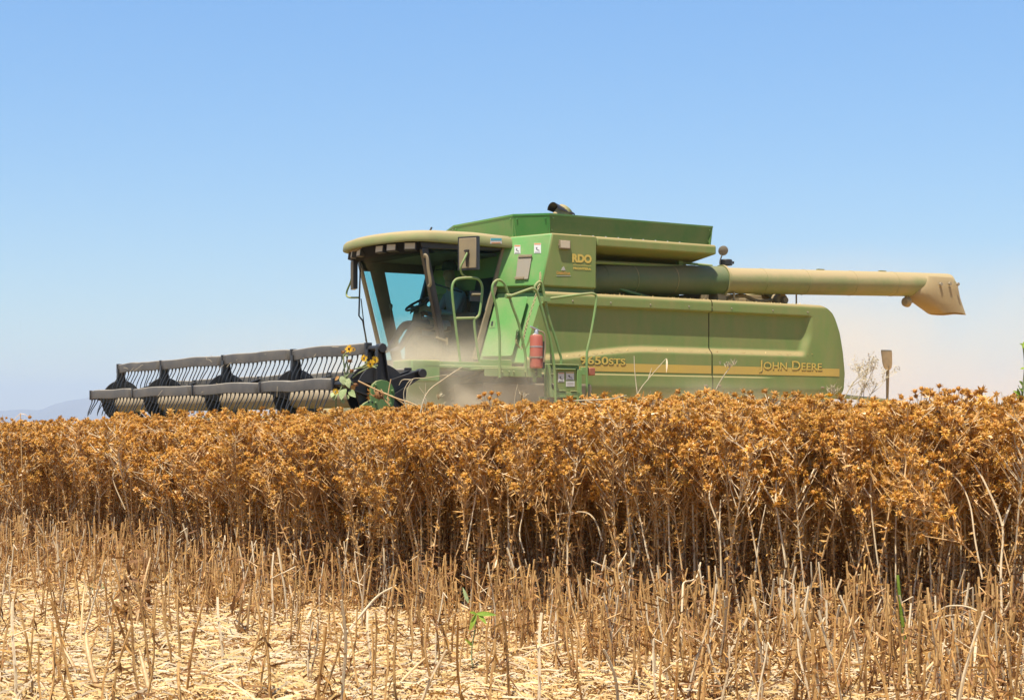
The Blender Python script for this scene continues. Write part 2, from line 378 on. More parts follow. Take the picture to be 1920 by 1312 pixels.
def lettering(name, text, x0, x1, z0, z1, y, m, parent, bold=0.012, smallcaps=False, shadow=None, shift=(0.011, -0.011)):
    cu = bpy.data.curves.new(name, 'FONT'); cu.body = text; cu.offset = bold; cu.resolution_u = 4
    if smallcaps:
        cu.small_caps_scale = 0.80
        for i, ch in enumerate(text):
            if ch.islower() or (smallcaps == 'sts' and ch.isalpha()): cu.body_format[i].use_small_caps = True
    tmp = bpy.data.objects.new(name, cu); COL.objects.link(tmp)
    dg = bpy.context.evaluated_depsgraph_get()
    me = bpy.data.meshes.new_from_object(tmp.evaluated_get(dg)); bpy.data.objects.remove(tmp); bpy.data.curves.remove(cu)
    vv = [v.co.copy() for v in me.vertices]
    ax0 = min(v.x for v in vv); ax1 = max(v.x for v in vv); az0 = min(v.y for v in vv); az1 = max(v.y for v in vv)
    mb = MB(); fs = [tuple(p.vertices) for p in me.polygons]
    pos = lambda v, dx, dz, yy: (x0 + (v.x-ax0)/(ax1-ax0)*(x1-x0) + dx, yy, z0 + (v.y-az0)/(az1-az0)*(z1-z0) + dz)
    mats_ = [m]
    mb.add([pos(v, 0, 0, y - 0.004) for v in vv], fs)
    if shadow:
        mb.cur = 1; mats_.append(shadow)
        for k in (0.5, 1.0): mb.add([pos(v, shift[0]*k, shift[1]*k, y - 0.0015 - 0.0006*(1-k)) for v in vv], fs)
    bpy.data.meshes.remove(me)
    return mb.build(name, mats_, parent, smooth=None, fix=False)

# --- the moulded side shields
REAR = [(1.40, 5.28), (1.44, 5.38), (1.50, 5.45), (1.60, 5.50), (1.83, 5.53), (2.15, 5.47), (2.45, 5.38), (2.66, 5.27), (2.74, 5.21), (2.80, 5.12), (2.83, 5.06), (2.86, 4.98)]
def side_y(x, z):
    zr = 2.085 - 0.15*(1 - sm(-0.2, 1.7, x))
    xe = 4.80 - 0.10*(1 - sm(zr, zr + 0.35, z))
    d = 0.075 * sm(zr - 0.03, zr + 0.075, z) * (1 - sm(2.668, 2.684, z)) * (1 - sm(xe - 0.16, xe, x))
    y = -0.06 + d
    y += -0.016*(1 - sm(1.728, 1.742, z)) * (1 - sm(3.6, 4.1, x))
    y += 0.10*(1 - sm(1.38, 1.62, z))**2
    if x > 5.0: y += 0.07*((x - 5.0)/0.53)**3
    y += 0.05*(1 - sm(-0.45, -0.05, x))**1.5 * 2
    return y
def front_x(z):
    return lerp_tab([(1.40, -0.03), (1.70, -0.03), (1.72, -0.44), (1.85, -0.40), (2.86, -0.10)], z)
def shield(x_lo, x_hi, mirror=False):
    zs = sorted(set([1.40 + 0.02*i for i in range(71)] + [1.715, 1.725, 1.735, 1.745, 2.665, 2.67, 2.675, 2.68, 2.69]))
    zs = [z for z in zs if z <= 2.801]; rows = []; n = 90
    fy = (lambda y: 3.05 - y) if mirror else (lambda y: y)
    def xrange(z):
        a = front_x(z) if x_lo is None else x_lo; b = lerp_tab(REAR, z) if x_hi is None else x_hi
        return a, b
    for z in zs:
        a, b = xrange(z); rows.append([(a + (b-a)*i/n, fy(side_y(a + (b-a)*i/n, z)), z) for i in range(n+1)])
    for k in range(1, 7):
        an = k/6*math.pi/2; zz = 2.80 + 0.06*math.sin(an); a, b = xrange(zz); ins = 0.06*(1 - math.cos(an))
        rows.append([(a + (b-a)*i/n, fy(side_y(a + (b-a)*i/n, 2.80) + ins), zz) for i in range(n+1)])
    rows.append([(a + (b-a)*i/n, fy(0.5), 2.862) for i in range(n+1)])
    mb = MB(); mb.grid(rows); return mb
def solid(o, t=0.02, off=1):
    s = o.modifiers.new('solid', 'SOLIDIFY'); s.thickness = t; s.offset = off; return o
p_front = shield(None, 2.822).build('side_panel', M['side'], combine, smooth=50); p_front['label'] = 'front half of the dusty green side shield, numbered'
p_rear = shield(2.838, None).build('side_panel', M['side'], combine, smooth=50); p_rear['label'] = 'rear half of the dusty green side shield, with the maker\'s name'
shield(None, 2.822, True).build('side_panel', M['side'], combine, smooth=50)
shield(2.838, None, True).build('side_panel', M['side'], combine, smooth=50)
def stripe(x0, x1, z0, z1, parent):
    n = 60; mb = MB(); rows = []
    for k in range(5):
        rows.append([])
        for i in range(n+1):
            x = x0 + (x1-x0)*i/n
            zt = z0 + (z1 - z0)*(0.35 + 0.65*sm(0.0, 1.3, x)) if x < 1.5 else z1
            z = z0 + (zt - z0)*k/4; rows[-1].append((x, side_y(x, z) - 0.004, z))
    mb.grid(rows); return mb.build('yellow_stripe', M['yellow'], parent, smooth=50)
stripe(0.12, 2.812, 1.775, 1.893, p_front); stripe(2.848, 5.37, 1.775, 1.893, p_rear)
lettering('lettering', '9650sts', 0.47, 1.25, 1.868, 1.985, -0.066, M['letter'], p_front, 0.02, True, M['lettershadow'])
lettering('lettering', 'John Deere', 3.72, 4.98, 1.815, 1.995, -0.066, M['letter'], p_rear, 0.008, True, M['lettershadow'])

# --- fittings on the shields: bolts, latches, seams
for (par, xs_) in ((p_front, (0.35, 1.0, 1.7, 2.4)), (p_rear, (3.2, 4.0, 4.7))):
    for x in xs_:
        for z in (2.74, 1.50):
            mb = MB(); y = side_y(x, z); mb.lathe([(0.013, 0.004), (0.013, -0.004), (0.008, -0.008)], (x, y, z), 'y', 8); mb.build('bolt', M['grey'], par, smooth=30)
for x, par in ((2.70, p_front), (2.95, p_rear), (5.0, p_rear)):
    mb = MB(); y = side_y(x, 1.60); mb.box((x - 0.035, y - 0.010, 1.585), (x + 0.035, y + 0.01, 1.615)); mb.box((x - 0.012, y - 0.018, 1.592), (x + 0.012, y, 1.608)); mb.build('latch', M['seal'], par, bevel=0.004)
rgc = random.Random(3)
mb = MB()
for k in range(520):   # chaff lying on the ledges
    x = rgc.uniform(-0.1, 4.9); z = 2.866 if rgc.random() < 0.75 else 0
    if z: y = rgc.uniform(0.02, 0.35)
    else: z = 2.10 - 0.15*(1 - sm(-0.2, 1.7, x)); y = side_y(x, z) - 0.002
    a = rgc.uniform(0, 6.28); mb.blade((x, y, z), (math.cos(a), math.sin(a)*0.5, 0.25), Vector((-math.sin(a), math.cos(a), 0.1)), rgc.uniform(0.015, 0.05), rgc.uniform(0.004, 0.010), rgc.uniform(-0.4, 0.4))
CHAFF_MB = mb

# --- body behind the shields
mb = MB()
mb.prism_y([(-0.25, 1.75), (-0.05, 1.15), (1.4, 1.0), (4.9, 1.22), (5.25, 1.5), (5.15, 2.76), (-0.05, 2.76)], 0.16, 2.89)
mb.build('body', M['darkgrey'], combine, bevel=0.02)
mb = MB(); mb.prism_y([(2.6, 0.95), (4.85, 1.22), (5.0, 1.50), (2.4, 1.55)], 0.10, 2.95)
mb.build('lower_body', mat('dusty lower body', (0.06, 0.05, 0.03), 0.8, dust=0.6, var=0.2, dustcol=(0.26, 0.18, 0.10)), combine, bevel=0.03)

# --- grain tank
Ct, Bt, Cb, Bb = (-0.38, 0.55, 3.63), (0.049, 0, 3.67), (-0.54, 0.55, 2.93), (-0.12, 0, 2.93)
mb = MB()
mb.loft([[(0.80, 0, 2.93), Bb, Cb, (-0.54, 2.5, 2.93), (-0.12, 3.05, 2.93), (0.80, 3.05, 2.93)],
         [(0.80, 0, 3.67), Bt, Ct, (-0.38, 2.5, 3.63), (0.049, 3.05, 3.67), (0.80, 3.05, 3.67)]])
mb.m = [1 if i == 1 else 0 for i in range(len(mb.m))]
tank = mb.build('grain_tank', [M['side'], M['green']], combine, bevel=0.022)
mb = MB()   # skirt below the tank front, over the service door
mb.loft([[(0.80, 0.06, 2.86), (-0.09, 0.06, 2.86), (-0.46, 0.57, 2.86), (-0.46, 2.48, 2.86), (-0.09, 2.99, 2.86), (0.80, 2.99, 2.86)],
         [(0.80, 0.06, 2.93), (-0.09, 0.06, 2.93), (-0.48, 0.57, 2.93), (-0.48, 2.48, 2.93), (-0.09, 2.99, 2.93), (0.80, 2.99, 2.93)]])
mb.build('skirt', M['dkgreen'], tank)
mb = MB(); mb.prism_x([(0.0, 3.53), (0.0, 3.645), (0.03, 3.67), (2.9, 3.67), (2.9, 3.45), (0.72, 3.40), (0.70, 3.43)], 0.812, 2.96)
mb.build('canopy', M['side'], tank, bevel=0.02)
mb = MB(); mb.box((0.8, 0.80, 2.80), (2.90, 2.3, 3.44)); mb.build('tank_wall', M['dkgreen'], tank)
# rows of rivets along the canopy
for i in range(9):
    mb = MB(); mb.lathe([(0.012, 0), (0.011, 0.008), (0.004, 0.013)], (0.55 + i*0.22, 0.045, 3.668), 'z', 8); mb.build('bolt', M['steel'], tank)
# extension walls, each a sheet of its own
def wall(name, a, b, z0, z1, m, flare=0.05, par=tank):
    a = Vector((*a, 0)); b = Vector((*b, 0)); t = (b - a).normalized(); n = Vector((t.y, -t.x, 0))
    mb = MB()
    q = [a - n*flare + Vector((0,0,z0)), b - n*flare + Vector((0,0,z0)), b + Vector((0,0,z1)), a + Vector((0,0,z1))]
    mb.hexa([p - n*0.012 for p in q], [p + n*0.0 for p in q])
    # folded top rim and corner bolts
    mb.hexa([a + n*0.003 + Vector((0,0,z1-0.02)), b + n*0.003 + Vector((0,0,z1-0.02)), b + n*0.003 + Vector((0,0,z1+0.006)), a + n*0.003 + Vector((0,0,z1+0.006))],
            [a - n*0.03 + Vector((0,0,z1-0.02)), b - n*0.03 + Vector((0,0,z1-0.02)), b - n*0.03 + Vector((0,0,z1+0.006)), a - n*0.03 + Vector((0,0,z1+0.006))])
    for p in (a + t*0.06, b - t*0.06):
        for z in (z0 + 0.06, z1 - 0.06):
            c = p + n*(0.004 - flare*(z1 - z)/(z1 - z0)); mb.tube([c + Vector((0,0,z)), c + n*0.012 + Vector((0,0,z))], 0.012, 6)
    return mb.build(name, m, par, smooth=30)
ring = [(2.96, 0.08), (0.06, 0.08), (-0.30, 0.46), (-0.30, 2.06), (-0.02, 2.75), (0.06, 2.95), (2.96, 2.95)]
for i in range(6):
    a, b = ring[i+1], ring[i]
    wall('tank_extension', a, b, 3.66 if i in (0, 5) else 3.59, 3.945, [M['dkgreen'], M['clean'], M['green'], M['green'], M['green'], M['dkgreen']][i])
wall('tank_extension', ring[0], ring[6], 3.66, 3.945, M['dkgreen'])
# filling auger hood poking over the rim
mb = MB(); c = PB(1050, 396, 0.55)
mb.tube([c + Vector((-0.14, 0.0, -0.25)), c + Vector((0.10, 0, 0.02))], 0.12, 18)
mb.cur = 1
rings = []
for k in range(9):
    a = math.pi*(k/8)
    rings.append([c + Vector((-0.15 + 0.02, -0.13*math.cos(a), 0.02 + 0.10*math.sin(a))), c + Vector((0.18, -0.12*math.cos(a), -0.06 + 0.06*math.sin(a)))])
mb.grid(rings)
o = mb.build('filling_auger', [M['roof'], M['black']], tank)

TP = plane(Cb, Bb, Ct)     # the slanting tank front
DP = plane((-0.48, 0.55, 2.86), (-0.10, 0, 2.86), (-0.78, 0.55, 1.92))   # the slanting service door below it
SP = (Vector((0, 0, 0)), Vector((0, -1, 0)))
def sticker(px, band, pl, parent, motif=True, name='sticker', bandmat='orange'):
    mb = MB(); plate(mb, rect(*px), pl, 0.002, 0.004)
    mb.cur = 1; plate(mb, rect(px[0]+0.4, px[1]+0.4, px[2]-0.4, px[1] + band), pl, 0.003, 0.0055)
    if motif:
        mb.cur = 2; u0, v0, u1, v1 = px; du = u1-u0; dv = v1-v0
        plate(mb, [(u0+du*.25, v0+dv*.42), (u0+du*.5, v0+dv*.40), (u0+du*.45, v0+dv*.6), (u0+du*.8, v0+dv*.7), (u0+du*.75, v0+dv*.78), (u0+du*.35, v0+dv*.68)], pl, 0.003, 0.0055)
        plate(mb, rect(u0+du*.12, v1-dv*.12, u1-du*.12, v1-dv*.06), pl, 0.003, 0.0055)
    return mb.build(name, [M['white'], M[bandmat], M['ink']], parent, smooth=None)
sticker((964.5, 459.5, 976, 476), 3, TP, tank); sticker((1001.5, 456, 1014.5, 475), 3, TP, tank)
mb = MB(); plate(mb, [(972, 481), (998, 480), (991, 524), (967, 525)], TP, 0.0, 0.022); mb.cur = 1
plate(mb, [(974, 479), (999, 478), (998, 483), (973, 484)], TP, 0.015, 0.035); plate(mb, [(966, 520), (984, 519), (983, 524), (966, 525)], TP, 0.022, 0.032)
mb.build('vent_flap', [M['grey'], M['seal']], tank, bevel=0.006)
# lamp on the tank side
mb = MB(); a = PB(1047, 450, 0); b = PB(1067, 468, 0)
mb.box((a.x, -0.036, b.z), (b.x, -0.004, a.z)); mb.cur = 1; mb.box((a.x+0.012, -0.041, b.z+0.014), (b.x-0.012, -0.0355, a.z-0.010))
mb.cur = 0; mb.tube([(a.x-0.018, -0.02, a.z-0.07), (b.x+0.018, -0.02, a.z-0.07)], 0.008, 6); mb.box((a.x+0.06, -0.02, b.z+0.03), (b.x-0.06, 0.0, a.z-0.03))
mb.build('side_lamp', [M['seal'], M['lens']], tank, bevel=0.006)
def px_text(name, text, u0, v0, u1, v1, parent, m, bold, shadow=None, sc=False):
    shadow = None
    a = PB(u0, v0, 0); b = PB(u1, v1, 0); lettering(name, text, a.x, b.x, b.z, a.z, -0.001, m, parent, bold, sc, shadow, (0.006, -0.006))
px_text('dealer_lettering', 'RDO', 1072.5, 475.5, 1109, 494, tank, M['letter'], 0.055)
px_text('dealer_lettering', 'MAQUINARIA', 1074.5, 495.5, 1108, 499.5, tank, M['letter'], 0.035, M['lettershadow'])
px_text('dealer_lettering', 'FRONTERA', 1074.5, 500.5, 1108, 507, tank, M['letter'], 0.045, M['lettershadow'])
px_text('guidance_lettering', 'GreenStar', 1043, 508, 1069, 515.5, tank, mat('orange lettering', (0.62, 0.28, 0.03), 0.5, dust=0.15, var=0.1), 0.02, M['lettershadow'], True)
mb = MB(); plate(mb, [(1052, 507), (1053.5, 502.5), (1056, 499.5), (1058, 501), (1060, 507)], SP, 0.002, 0.004); plate(mb, rect(1043, 516.6, 1070, 517.6), SP, 0.002, 0.004)
mb.build('guidance_emblem', mat('grey emblem', (0.42, 0.42, 0.36), 0.5, dust=0.2), tank, smooth=None)

# --- service door under the tank front
mb = MB(); mb.hexa([(-0.48, 0.60, 2.86), (-0.04, 0.02, 2.86), (-0.34, 0.02, 1.85), (-0.78, 0.60, 1.92)], [(0.2, 0.60, 2.85), (0.2, 0.12, 2.85), (0.0, 0.12, 1.82), (0.0, 0.60, 1.82)])
door = mb.build('front_shield', M['green'], combine, bevel=0.02)
mb = MB(); plate(mb, [(931, 561), (988, 556), (990, 560), (962, 664), (959, 668), (905, 669), (903, 665)], DP, 0.004, 0.016); d_ = mb.build('service_door', M['green'], door, bevel=0.006)
mb = MB(); plate(mb, [(920, 603), (928, 600), (931, 604), (929, 615), (918, 616)], DP, 0.017, 0.021); mb.cur = 1; plate(mb, [(923, 604), (926, 603), (925, 611), (922, 611)], DP, 0.021, 0.030)
mb.build('latch', [M['rail'], M['black']], door, smooth=None)

# --- unloading auger folded back along the body
mb = MB()
ax0, ax1 = Vector((1.0, 0.46, 3.10)), Vector((3.40, 0.42, 3.195)); ax2 = Vector((8.15, 0.40, 3.335))
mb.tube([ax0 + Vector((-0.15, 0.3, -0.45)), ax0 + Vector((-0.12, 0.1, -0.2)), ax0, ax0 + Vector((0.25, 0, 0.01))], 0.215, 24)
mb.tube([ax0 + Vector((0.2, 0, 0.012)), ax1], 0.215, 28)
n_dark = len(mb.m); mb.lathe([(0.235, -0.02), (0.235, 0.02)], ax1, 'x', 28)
mb.tube([ax1, ax1 + (ax2-ax1)*0.83], 0.195, 28)
for s in (0.16, 0.34, 0.55, 0.74): mb.lathe([(0.1975, -0.006), (0.200, -0.002), (0.200, 0.002), (0.1975, 0.006)], ax1 + (ax2-ax1)*s, 'x', 28)
for s in (0.3, 0.6): mb.lathe([(0.217, -0.006), (0.2195, 0), (0.217, 0.006)], ax0 + (ax1-ax0)*s, 'x', 28)
mb.tube([ax1 + (ax2-ax1)*0.83, ax2, ax2 + Vector((0.05, 0, 0.0))], [0.195, 0.19, 0.185], 28)
for s in (0.42, 0.70): mb.box(tuple(ax1 + (ax2-ax1)*s + Vector((-0.06, -0.03, 0.18))), tuple(ax1 + (ax2-ax1)*s + Vector((0.06, 0.03, 0.21))))
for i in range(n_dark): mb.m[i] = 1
auger = mb.build('unloading_auger', [M['auger'], mat('auger paint with painted canopy shade', (0.028, 0.11, 0.024), 0.5, dust=0.25, top=0.3, var=0.25, nscale=1.6, dustcol=(0.24, 0.18, 0.09))], combine, smooth=45)  # front section greener and darker: the canopy's shade is put into its colour
mb = MB(); yc = 0.40
def oval(x0, x1, hw, z, k=24, p=0.65):
    r = []
    for i in range(k):
        a = 2*math.pi*i/k; cx = math.cos(a); cy = math.sin(a)
        r.append(((x0+x1)/2 + (x1-x0)/2*math.copysign(abs(cx)**p, cx), yc + hw*math.copysign(abs(cy)**p, cy), z + 0.012*math.sin(3*a)*(z < 2.9)))
    return r
x = [PB(u, v, 0.2).x for u, v in ((1722, 553), (1806, 530), (1745, 572), (1812, 560), (1764, 589), (1820, 588))]
mb.loft([oval(x[0]+0.14, x[1]-0.10, 0.19, 3.44), oval(x[0]+0.05, x[1]-0.02, 0.22, 3.34), oval(x[0]-0.02, x[1]+0.01, 0.225, 3.22), oval(x[0], x[1]+0.04, 0.225, 3.12), oval(x[2], x[3]+0.03, 0.215, 2.98), oval(x[4], x[5], 0.20, 2.86), oval(x[4]+0.03, x[5]-0.03, 0.18, 2.865), oval(x[4]+0.05, x[5]-0.05, 0.15, 3.0)])
mb.cur = 1
for u, v in ((1763, 533), (1780, 532), (1795, 533)):
    p = PB(u, v, 0.17); mb.tube([p, p + Vector((0, -0.03, 0))], 0.028, 8)
sp = mb.build('spout', [M['tan'], M['grey']], auger, smooth=60)
mb = MB(); c = PB(1700, 566, 0.40)
mb.lathe([(0.03, -0.07), (0.07, -0.05), (0.085, 0.0), (0.085, 0.03)], c, 'x', 16); mb.tube([c + Vector((0, 0, 0.06)), c + Vector((0, 0, 0.17))], 0.035, 8)
mb.tube([c + Vector((0.0, 0, 0.1)), c + Vector((-0.13, 0, 0.13)), c + Vector((-0.16, 0, 0.16))], 0.02, 6); mb.tube([c + Vector((0.05, 0, 0)), c + Vector((0.13, 0, 0.0))], 0.014, 6)
mb.build('auger_lamp', M['tan'], auger)
# cradle, hoses and engine bits under the tube
mb = MB()
for k in range(5):
    y = 0.35 + 0.09*k; mb.tube(catmull([(0.95, y+0.1, 2.87), (1.3, y, 2.99 + 0.01*k), (1.6, y - 0.05, 2.94), (2.0, y, 2.88)], 5), 0.022, 6)
mb.build('hydraulic_hoses', M['dkgreen'], combine)
mb = MB(); mb.tube([(1.0, 0.33, 3.34), (2.9, 0.42, 3.37)], 0.025, 8); mb.tube([(2.7, 0.55, 3.44), (3.45, 0.7, 3.44)], 0.02, 8); mb.box((2.66, 0.50, 3.38), (2.74, 0.58, 3.46))
mb.build('cradle_rod', M['rail'], combine)
eng = MB()
eng.box((3.5, 0.9, 2.80), (5.0, 2.4, 3.05)); eng.box((4.15, 0.75, 2.84), (4.55, 1.2, 2.98)); eng.lathe([(0.10, 0), (0.12, 0.05), (0.12, 0.16)], (4.75, 0.55, 2.96), 'y', 16); eng.lathe([(0.05, 0), (0.06, 0.06)], (4.75, 0.48, 2.96), 'y', 12)
eng.tube(catmull([(3.5, 0.65, 2.9), (3.9, 0.55, 3.0), (4.3, 0.6, 2.93), (4.9, 0.7, 3.0)], 5), 0.03, 8); eng.tube([(3.55, 0.3, 2.84), (3.55, 0.3, 3.02)], 0.02, 6); eng.tube([(5.02, 0.55, 2.84), (5.02, 0.55, 3.06)], 0.015, 6)
eng.lathe([(0.12, -0.08), (0.12, 0.08)], (3.35, 0.45, 2.92), 'x', 14)
engine = eng.build('engine', mat('dusty engine castings', (0.10, 0.09, 0.07), 0.7, dust=0.5, var=0.3, nscale=6), combine, bevel=0.012)
mb = MB(); mb.prism_y([(5.0, 2.84), (5.12, 2.84), (5.06, 3.08), (4.6, 3.10), (4.6, 3.06), (5.0, 3.05)], 0.85, 2.5); mb.build('engine_hood', M['roof'], combine, bevel=0.02)
mb = MB(); mb.box((3.0, 0.95, 3.36), (4.4, 2.4, 3.42)); mb.cur = 0
for i in range(14): mb.lathe([(0.02, 0), (0.016, 0.02), (0.006, 0.028)], (3.15 + 0.09*i, 0.99, 3.42), 'z', 8)
mb.build('engine_screen', M['roof'], combine, bevel=0.008)
mb = MB(); c = PB(1361, 492, 0.9); mb.lathe([(0.085, -0.05), (0.10, -0.045), (0.10, 0.03), (0.085, 0.045)], c, 'z', 18); mb.box(c + Vector((0.08, -0.03, -0.02)), c + Vector((0.14, 0.03, 0.02)))
mb.build('intake_cap', M['black'], combine)
mb = MB(); c = PB(1356, 470, 0.85); mb.lathe([(0.001, -0.012), (0.05, -0.01), (0.078, 0.0), (0.05, 0.006)], (0, 0, 0), 'x', 18)
rotm = Matrix.Rotation(R(62), 4, 'Z') @ Matrix.Rotation(R(-18), 4, 'Y'); mb.v = [tuple(rotm @ Vector(v) + c) for v in mb.v]
mb.cur = 1; mb.tube([c + Vector((0, 0.02, -0.05)), c + Vector((-0.04, 0.02, -0.14)), c + Vector((-0.05, 0.02, -0.2))], 0.012, 6)
mb.build('round_mirror', [M['grey'], M['darkgrey']], combine)

# --- cab
cab = MB(); fy, by = 0.57, 2.45
PT, PBm, RT, RB = Vector((-1.66, 0.58, 3.42)), Vector((-1.29, 0.63, 1.93)), Vector((-0.40, 0.57, 3.48)), Vector((-0.86, 0.61, 1.93))
def far(p): return Vector((p.x, 3.03 - p.y, p.z))
bar(cab, PBm, PT, 0.10, 0.09); bar(cab, far(PBm), far(PT), 0.05, 0.07)
bar(cab, far(RB), far(RT), 0.12, 0.08)
cab.hexa([(-1.70, 0.55, 3.40), (-0.36, 0.55, 3.44), (-0.36, 2.48, 3.44), (-1.70, 2.48, 3.40)], [(-1.72, 0.55, 3.50), (-0.34, 0.55, 3.52), (-0.34, 2.48, 3.52), (-1.72, 2.48, 3.50)])
cab.hexa([(-1.34, 0.60, 1.84), (-0.84, 0.60, 1.84), (-0.84, 2.44, 1.84), (-1.34, 2.44, 1.84)], [(-1.34, 0.60, 1.96), (-0.86, 0.60, 1.96), (-0.86, 2.44, 1.96), (-1.34, 2.44, 1.96)])
cab.box((-0.80, 0.62, 1.96), (-0.62, 2.42, 2.60))                      # rear wall below the window
cab.hexa([(-0.62, 0.64, 2.60), (-0.55, 0.64, 2.60), (-0.55, 1.1, 2.60), (-0.62, 1.1, 2.60)], [(-0.42, 0.60, 3.44), (-0.36, 0.60, 3.44), (-0.36, 1.1, 3.44), (-0.42, 1.1, 3.44)])
cab_o = cab.build('cab', M['black'], combine, bevel=0.015)
mb = MB(); bar(mb, RB + Vector((0.02, -0.02, 0)), RT + Vector((0.02, -0.02, 0)), 0.09, 0.05); mb.build('door_seal', M['seal'], cab_o, bevel=0.01)
# wide inner trim of the far front post and the far window frame
mb = MB()
mb.hexa([far(PBm) + Vector((0.14, -0.06, 0)), far(PBm) + Vector((0.30, -0.06, 0)), far(PBm) + Vector((0.30, -0.02, 0)), far(PBm) + Vector((0.14, -0.02, 0))],
        [far(PT) + Vector((0.12, -0.06, 0)), far(PT) + Vector((0.36, -0.06, 0)), far(PT) + Vector((0.36, -0.02, 0)), far(PT) + Vector((0.12, -0.02, 0))])
mb.box((-1.66, 2.36, 3.24), (-0.42, 2.42, 3.42))
mb.box((-1.62, 0.66, 3.37), (-0.44, 2.40, 3.41))
mb.build('interior_trim', M['interior'], cab_o, bevel=0.01)
mb = MB(); rows = []
for t in np.linspace(0, 1, 7):
    a = PBm.lerp(PT, t) + Vector((-0.03, 0, 0)); b = far(PBm).lerp(far(PT), t) + Vector((-0.03, 0, 0))
    rows.append([a.lerp(b, s) + Vector((-0.17*(1 - (2*s-1)**2), 0, 0)) for s in np.linspace(0, 1, 13)])
mb.grid(rows); mb.build('windscreen', M['glass'], cab_o, smooth=80)
def pane(name, q, m=M['glass2']):
    mb = MB(); mb.add(q, [(0, 1, 2, 3)]); return mb.build(name, m, cab_o, smooth=None)
pane('door_glass', [PBm + Vector((0.06, -0.03, 0.02)), RB + Vector((-0.03, -0.02, 0.02)), RT + Vector((-0.03, -0.01, -0.05)), PT + Vector((0.05, -0.02, -0.01))], M['glass'])
pane('side_window', [far(PBm) + Vector((0.06, 0.02, 0.02)), far(RB) + Vector((-0.06, 0.02, 0.02)), far(RT) + Vector((-0.06, 0.01, -0.03)), far(PT) + Vector((0.05, 0.02, -0.01))])
pane('rear_window', [(-0.60, 1.1, 2.6), (-0.60, 2.4, 2.6), (-0.40, 2.4, 3.44), (-0.40, 1.1, 3.44)])
# roof
def roof_ring(z, ins):
    pts = [(-0.33, 0.44), (-1.0, 0.43), (-1.60, 0.44), (-1.80, 0.50), (-1.92, 0.62), (-2.00, 0.85), (-2.07, 1.20), (-2.09, 1.52)]
    pts = pts + [(x, 3.04 - y) for x, y in reversed(pts[:-1])]
    return [(x + (ins if x < -0.9 else -ins*0.3), y + ins*max(-1, min(1, (1.52 - y)/0.9)), z + 0.02*sm(-2.1, -1.2, x)*(z > 3.55) - 0.02*(x > -0.4)) for x, y in pts]
mb = MB(); mb.loft([roof_ring(3.50, 0.05), roof_ring(3.495, 0.0), roof_ring(3.52, -0.01), roof_ring(3.595, 0.0), roof_ring(3.625, 0.02), roof_ring(3.645, 0.07), roof_ring(3.675, 0.35), roof_ring(3.69, 0.7)])
mb.m[-2] = 0
roof = mb.build('roof', M['roof'], cab_o, smooth=60)
# black visor housing with lamps
mb = MB()
def visor(z, ins):
    pts = [(-1.62, 0.56), (-1.76, 0.58), (-1.88, 0.68), (-1.96, 0.88), (-2.02, 1.20), (-2.04, 1.52)]
    pts = pts + [(x, 3.04 - y) for x, y in reversed(pts[:-1])]
    return [(x + ins, y, z) for x, y in pts]
mb.loft([visor(3.36, 0.14), visor(3.38, 0.10), visor(3.498, 0.02)])
vis = mb.build('visor', mat('matt black plastic', (0.010, 0.010, 0.010), 0.85, spec=0.15, var=0.02), cab_o, smooth=40)
def work_lamp(p, yaw):
    mb = MB(); mb.box((-0.02, -0.085, -0.052), (0.05, 0.085, 0.052)); mb.cur = 1; mb.box((-0.026, -0.072, -0.040), (-0.0195, 0.072, 0.040))
    rt = Matrix.Translation(p) @ Matrix.Rotation(yaw, 4, 'Z') @ Matrix.Rotation(R(8), 4, 'Y'); mb.v = [tuple(rt @ Vector(v)) for v in mb.v]
    return mb.build('work_lamp', [M['darkgrey'], M['lens']], vis, bevel=0.008)
for y in (0.66, 0.95, 1.22, 1.82, 2.09, 2.38):
    x = -1.80 if y in (0.66, 2.38) else -1.92 if y in (0.95, 2.09) else -1.955
    work_lamp(Vector((x - 0.02, y, 3.437)), {0.66: 0.75, 0.95: 0.40, 1.22: 0.18, 1.82: -0.18, 2.09: -0.40, 2.38: -0.75}[y])
mb = MB(); mb.tube(catmull([PA(655, 470, -1.9), PA(668, 468, -2.0), PA(681, 461, -2.0)], 5), 0.022, 8); mb.build('visor_grip', M['seal'], cab_o)
mb = MB(); pl = (Vector((0, 0.43, 0)), Vector((0, -1, 0)))
plate(mb, rect(919, 446.5, 940.5, 457), pl, 0.004, 0.006); mb.cur = 1; plate(mb, rect(919.6, 447, 940, 451), pl, 0.005, 0.008); mb.cur = 2; plate(mb, rect(921, 454.5, 938, 456.5), pl, 0.005, 0.008)
mb.build('sticker', [M['white'], M['teal'], M['orange']], cab_o, smooth=None)
mb = MB(); c = PB(806, 433, 1.0); mb.tube([c, c + Vector((0.03, 0, 0.05))], 0.014, 6); mb.build('roof_stub', M['black'], cab_o)
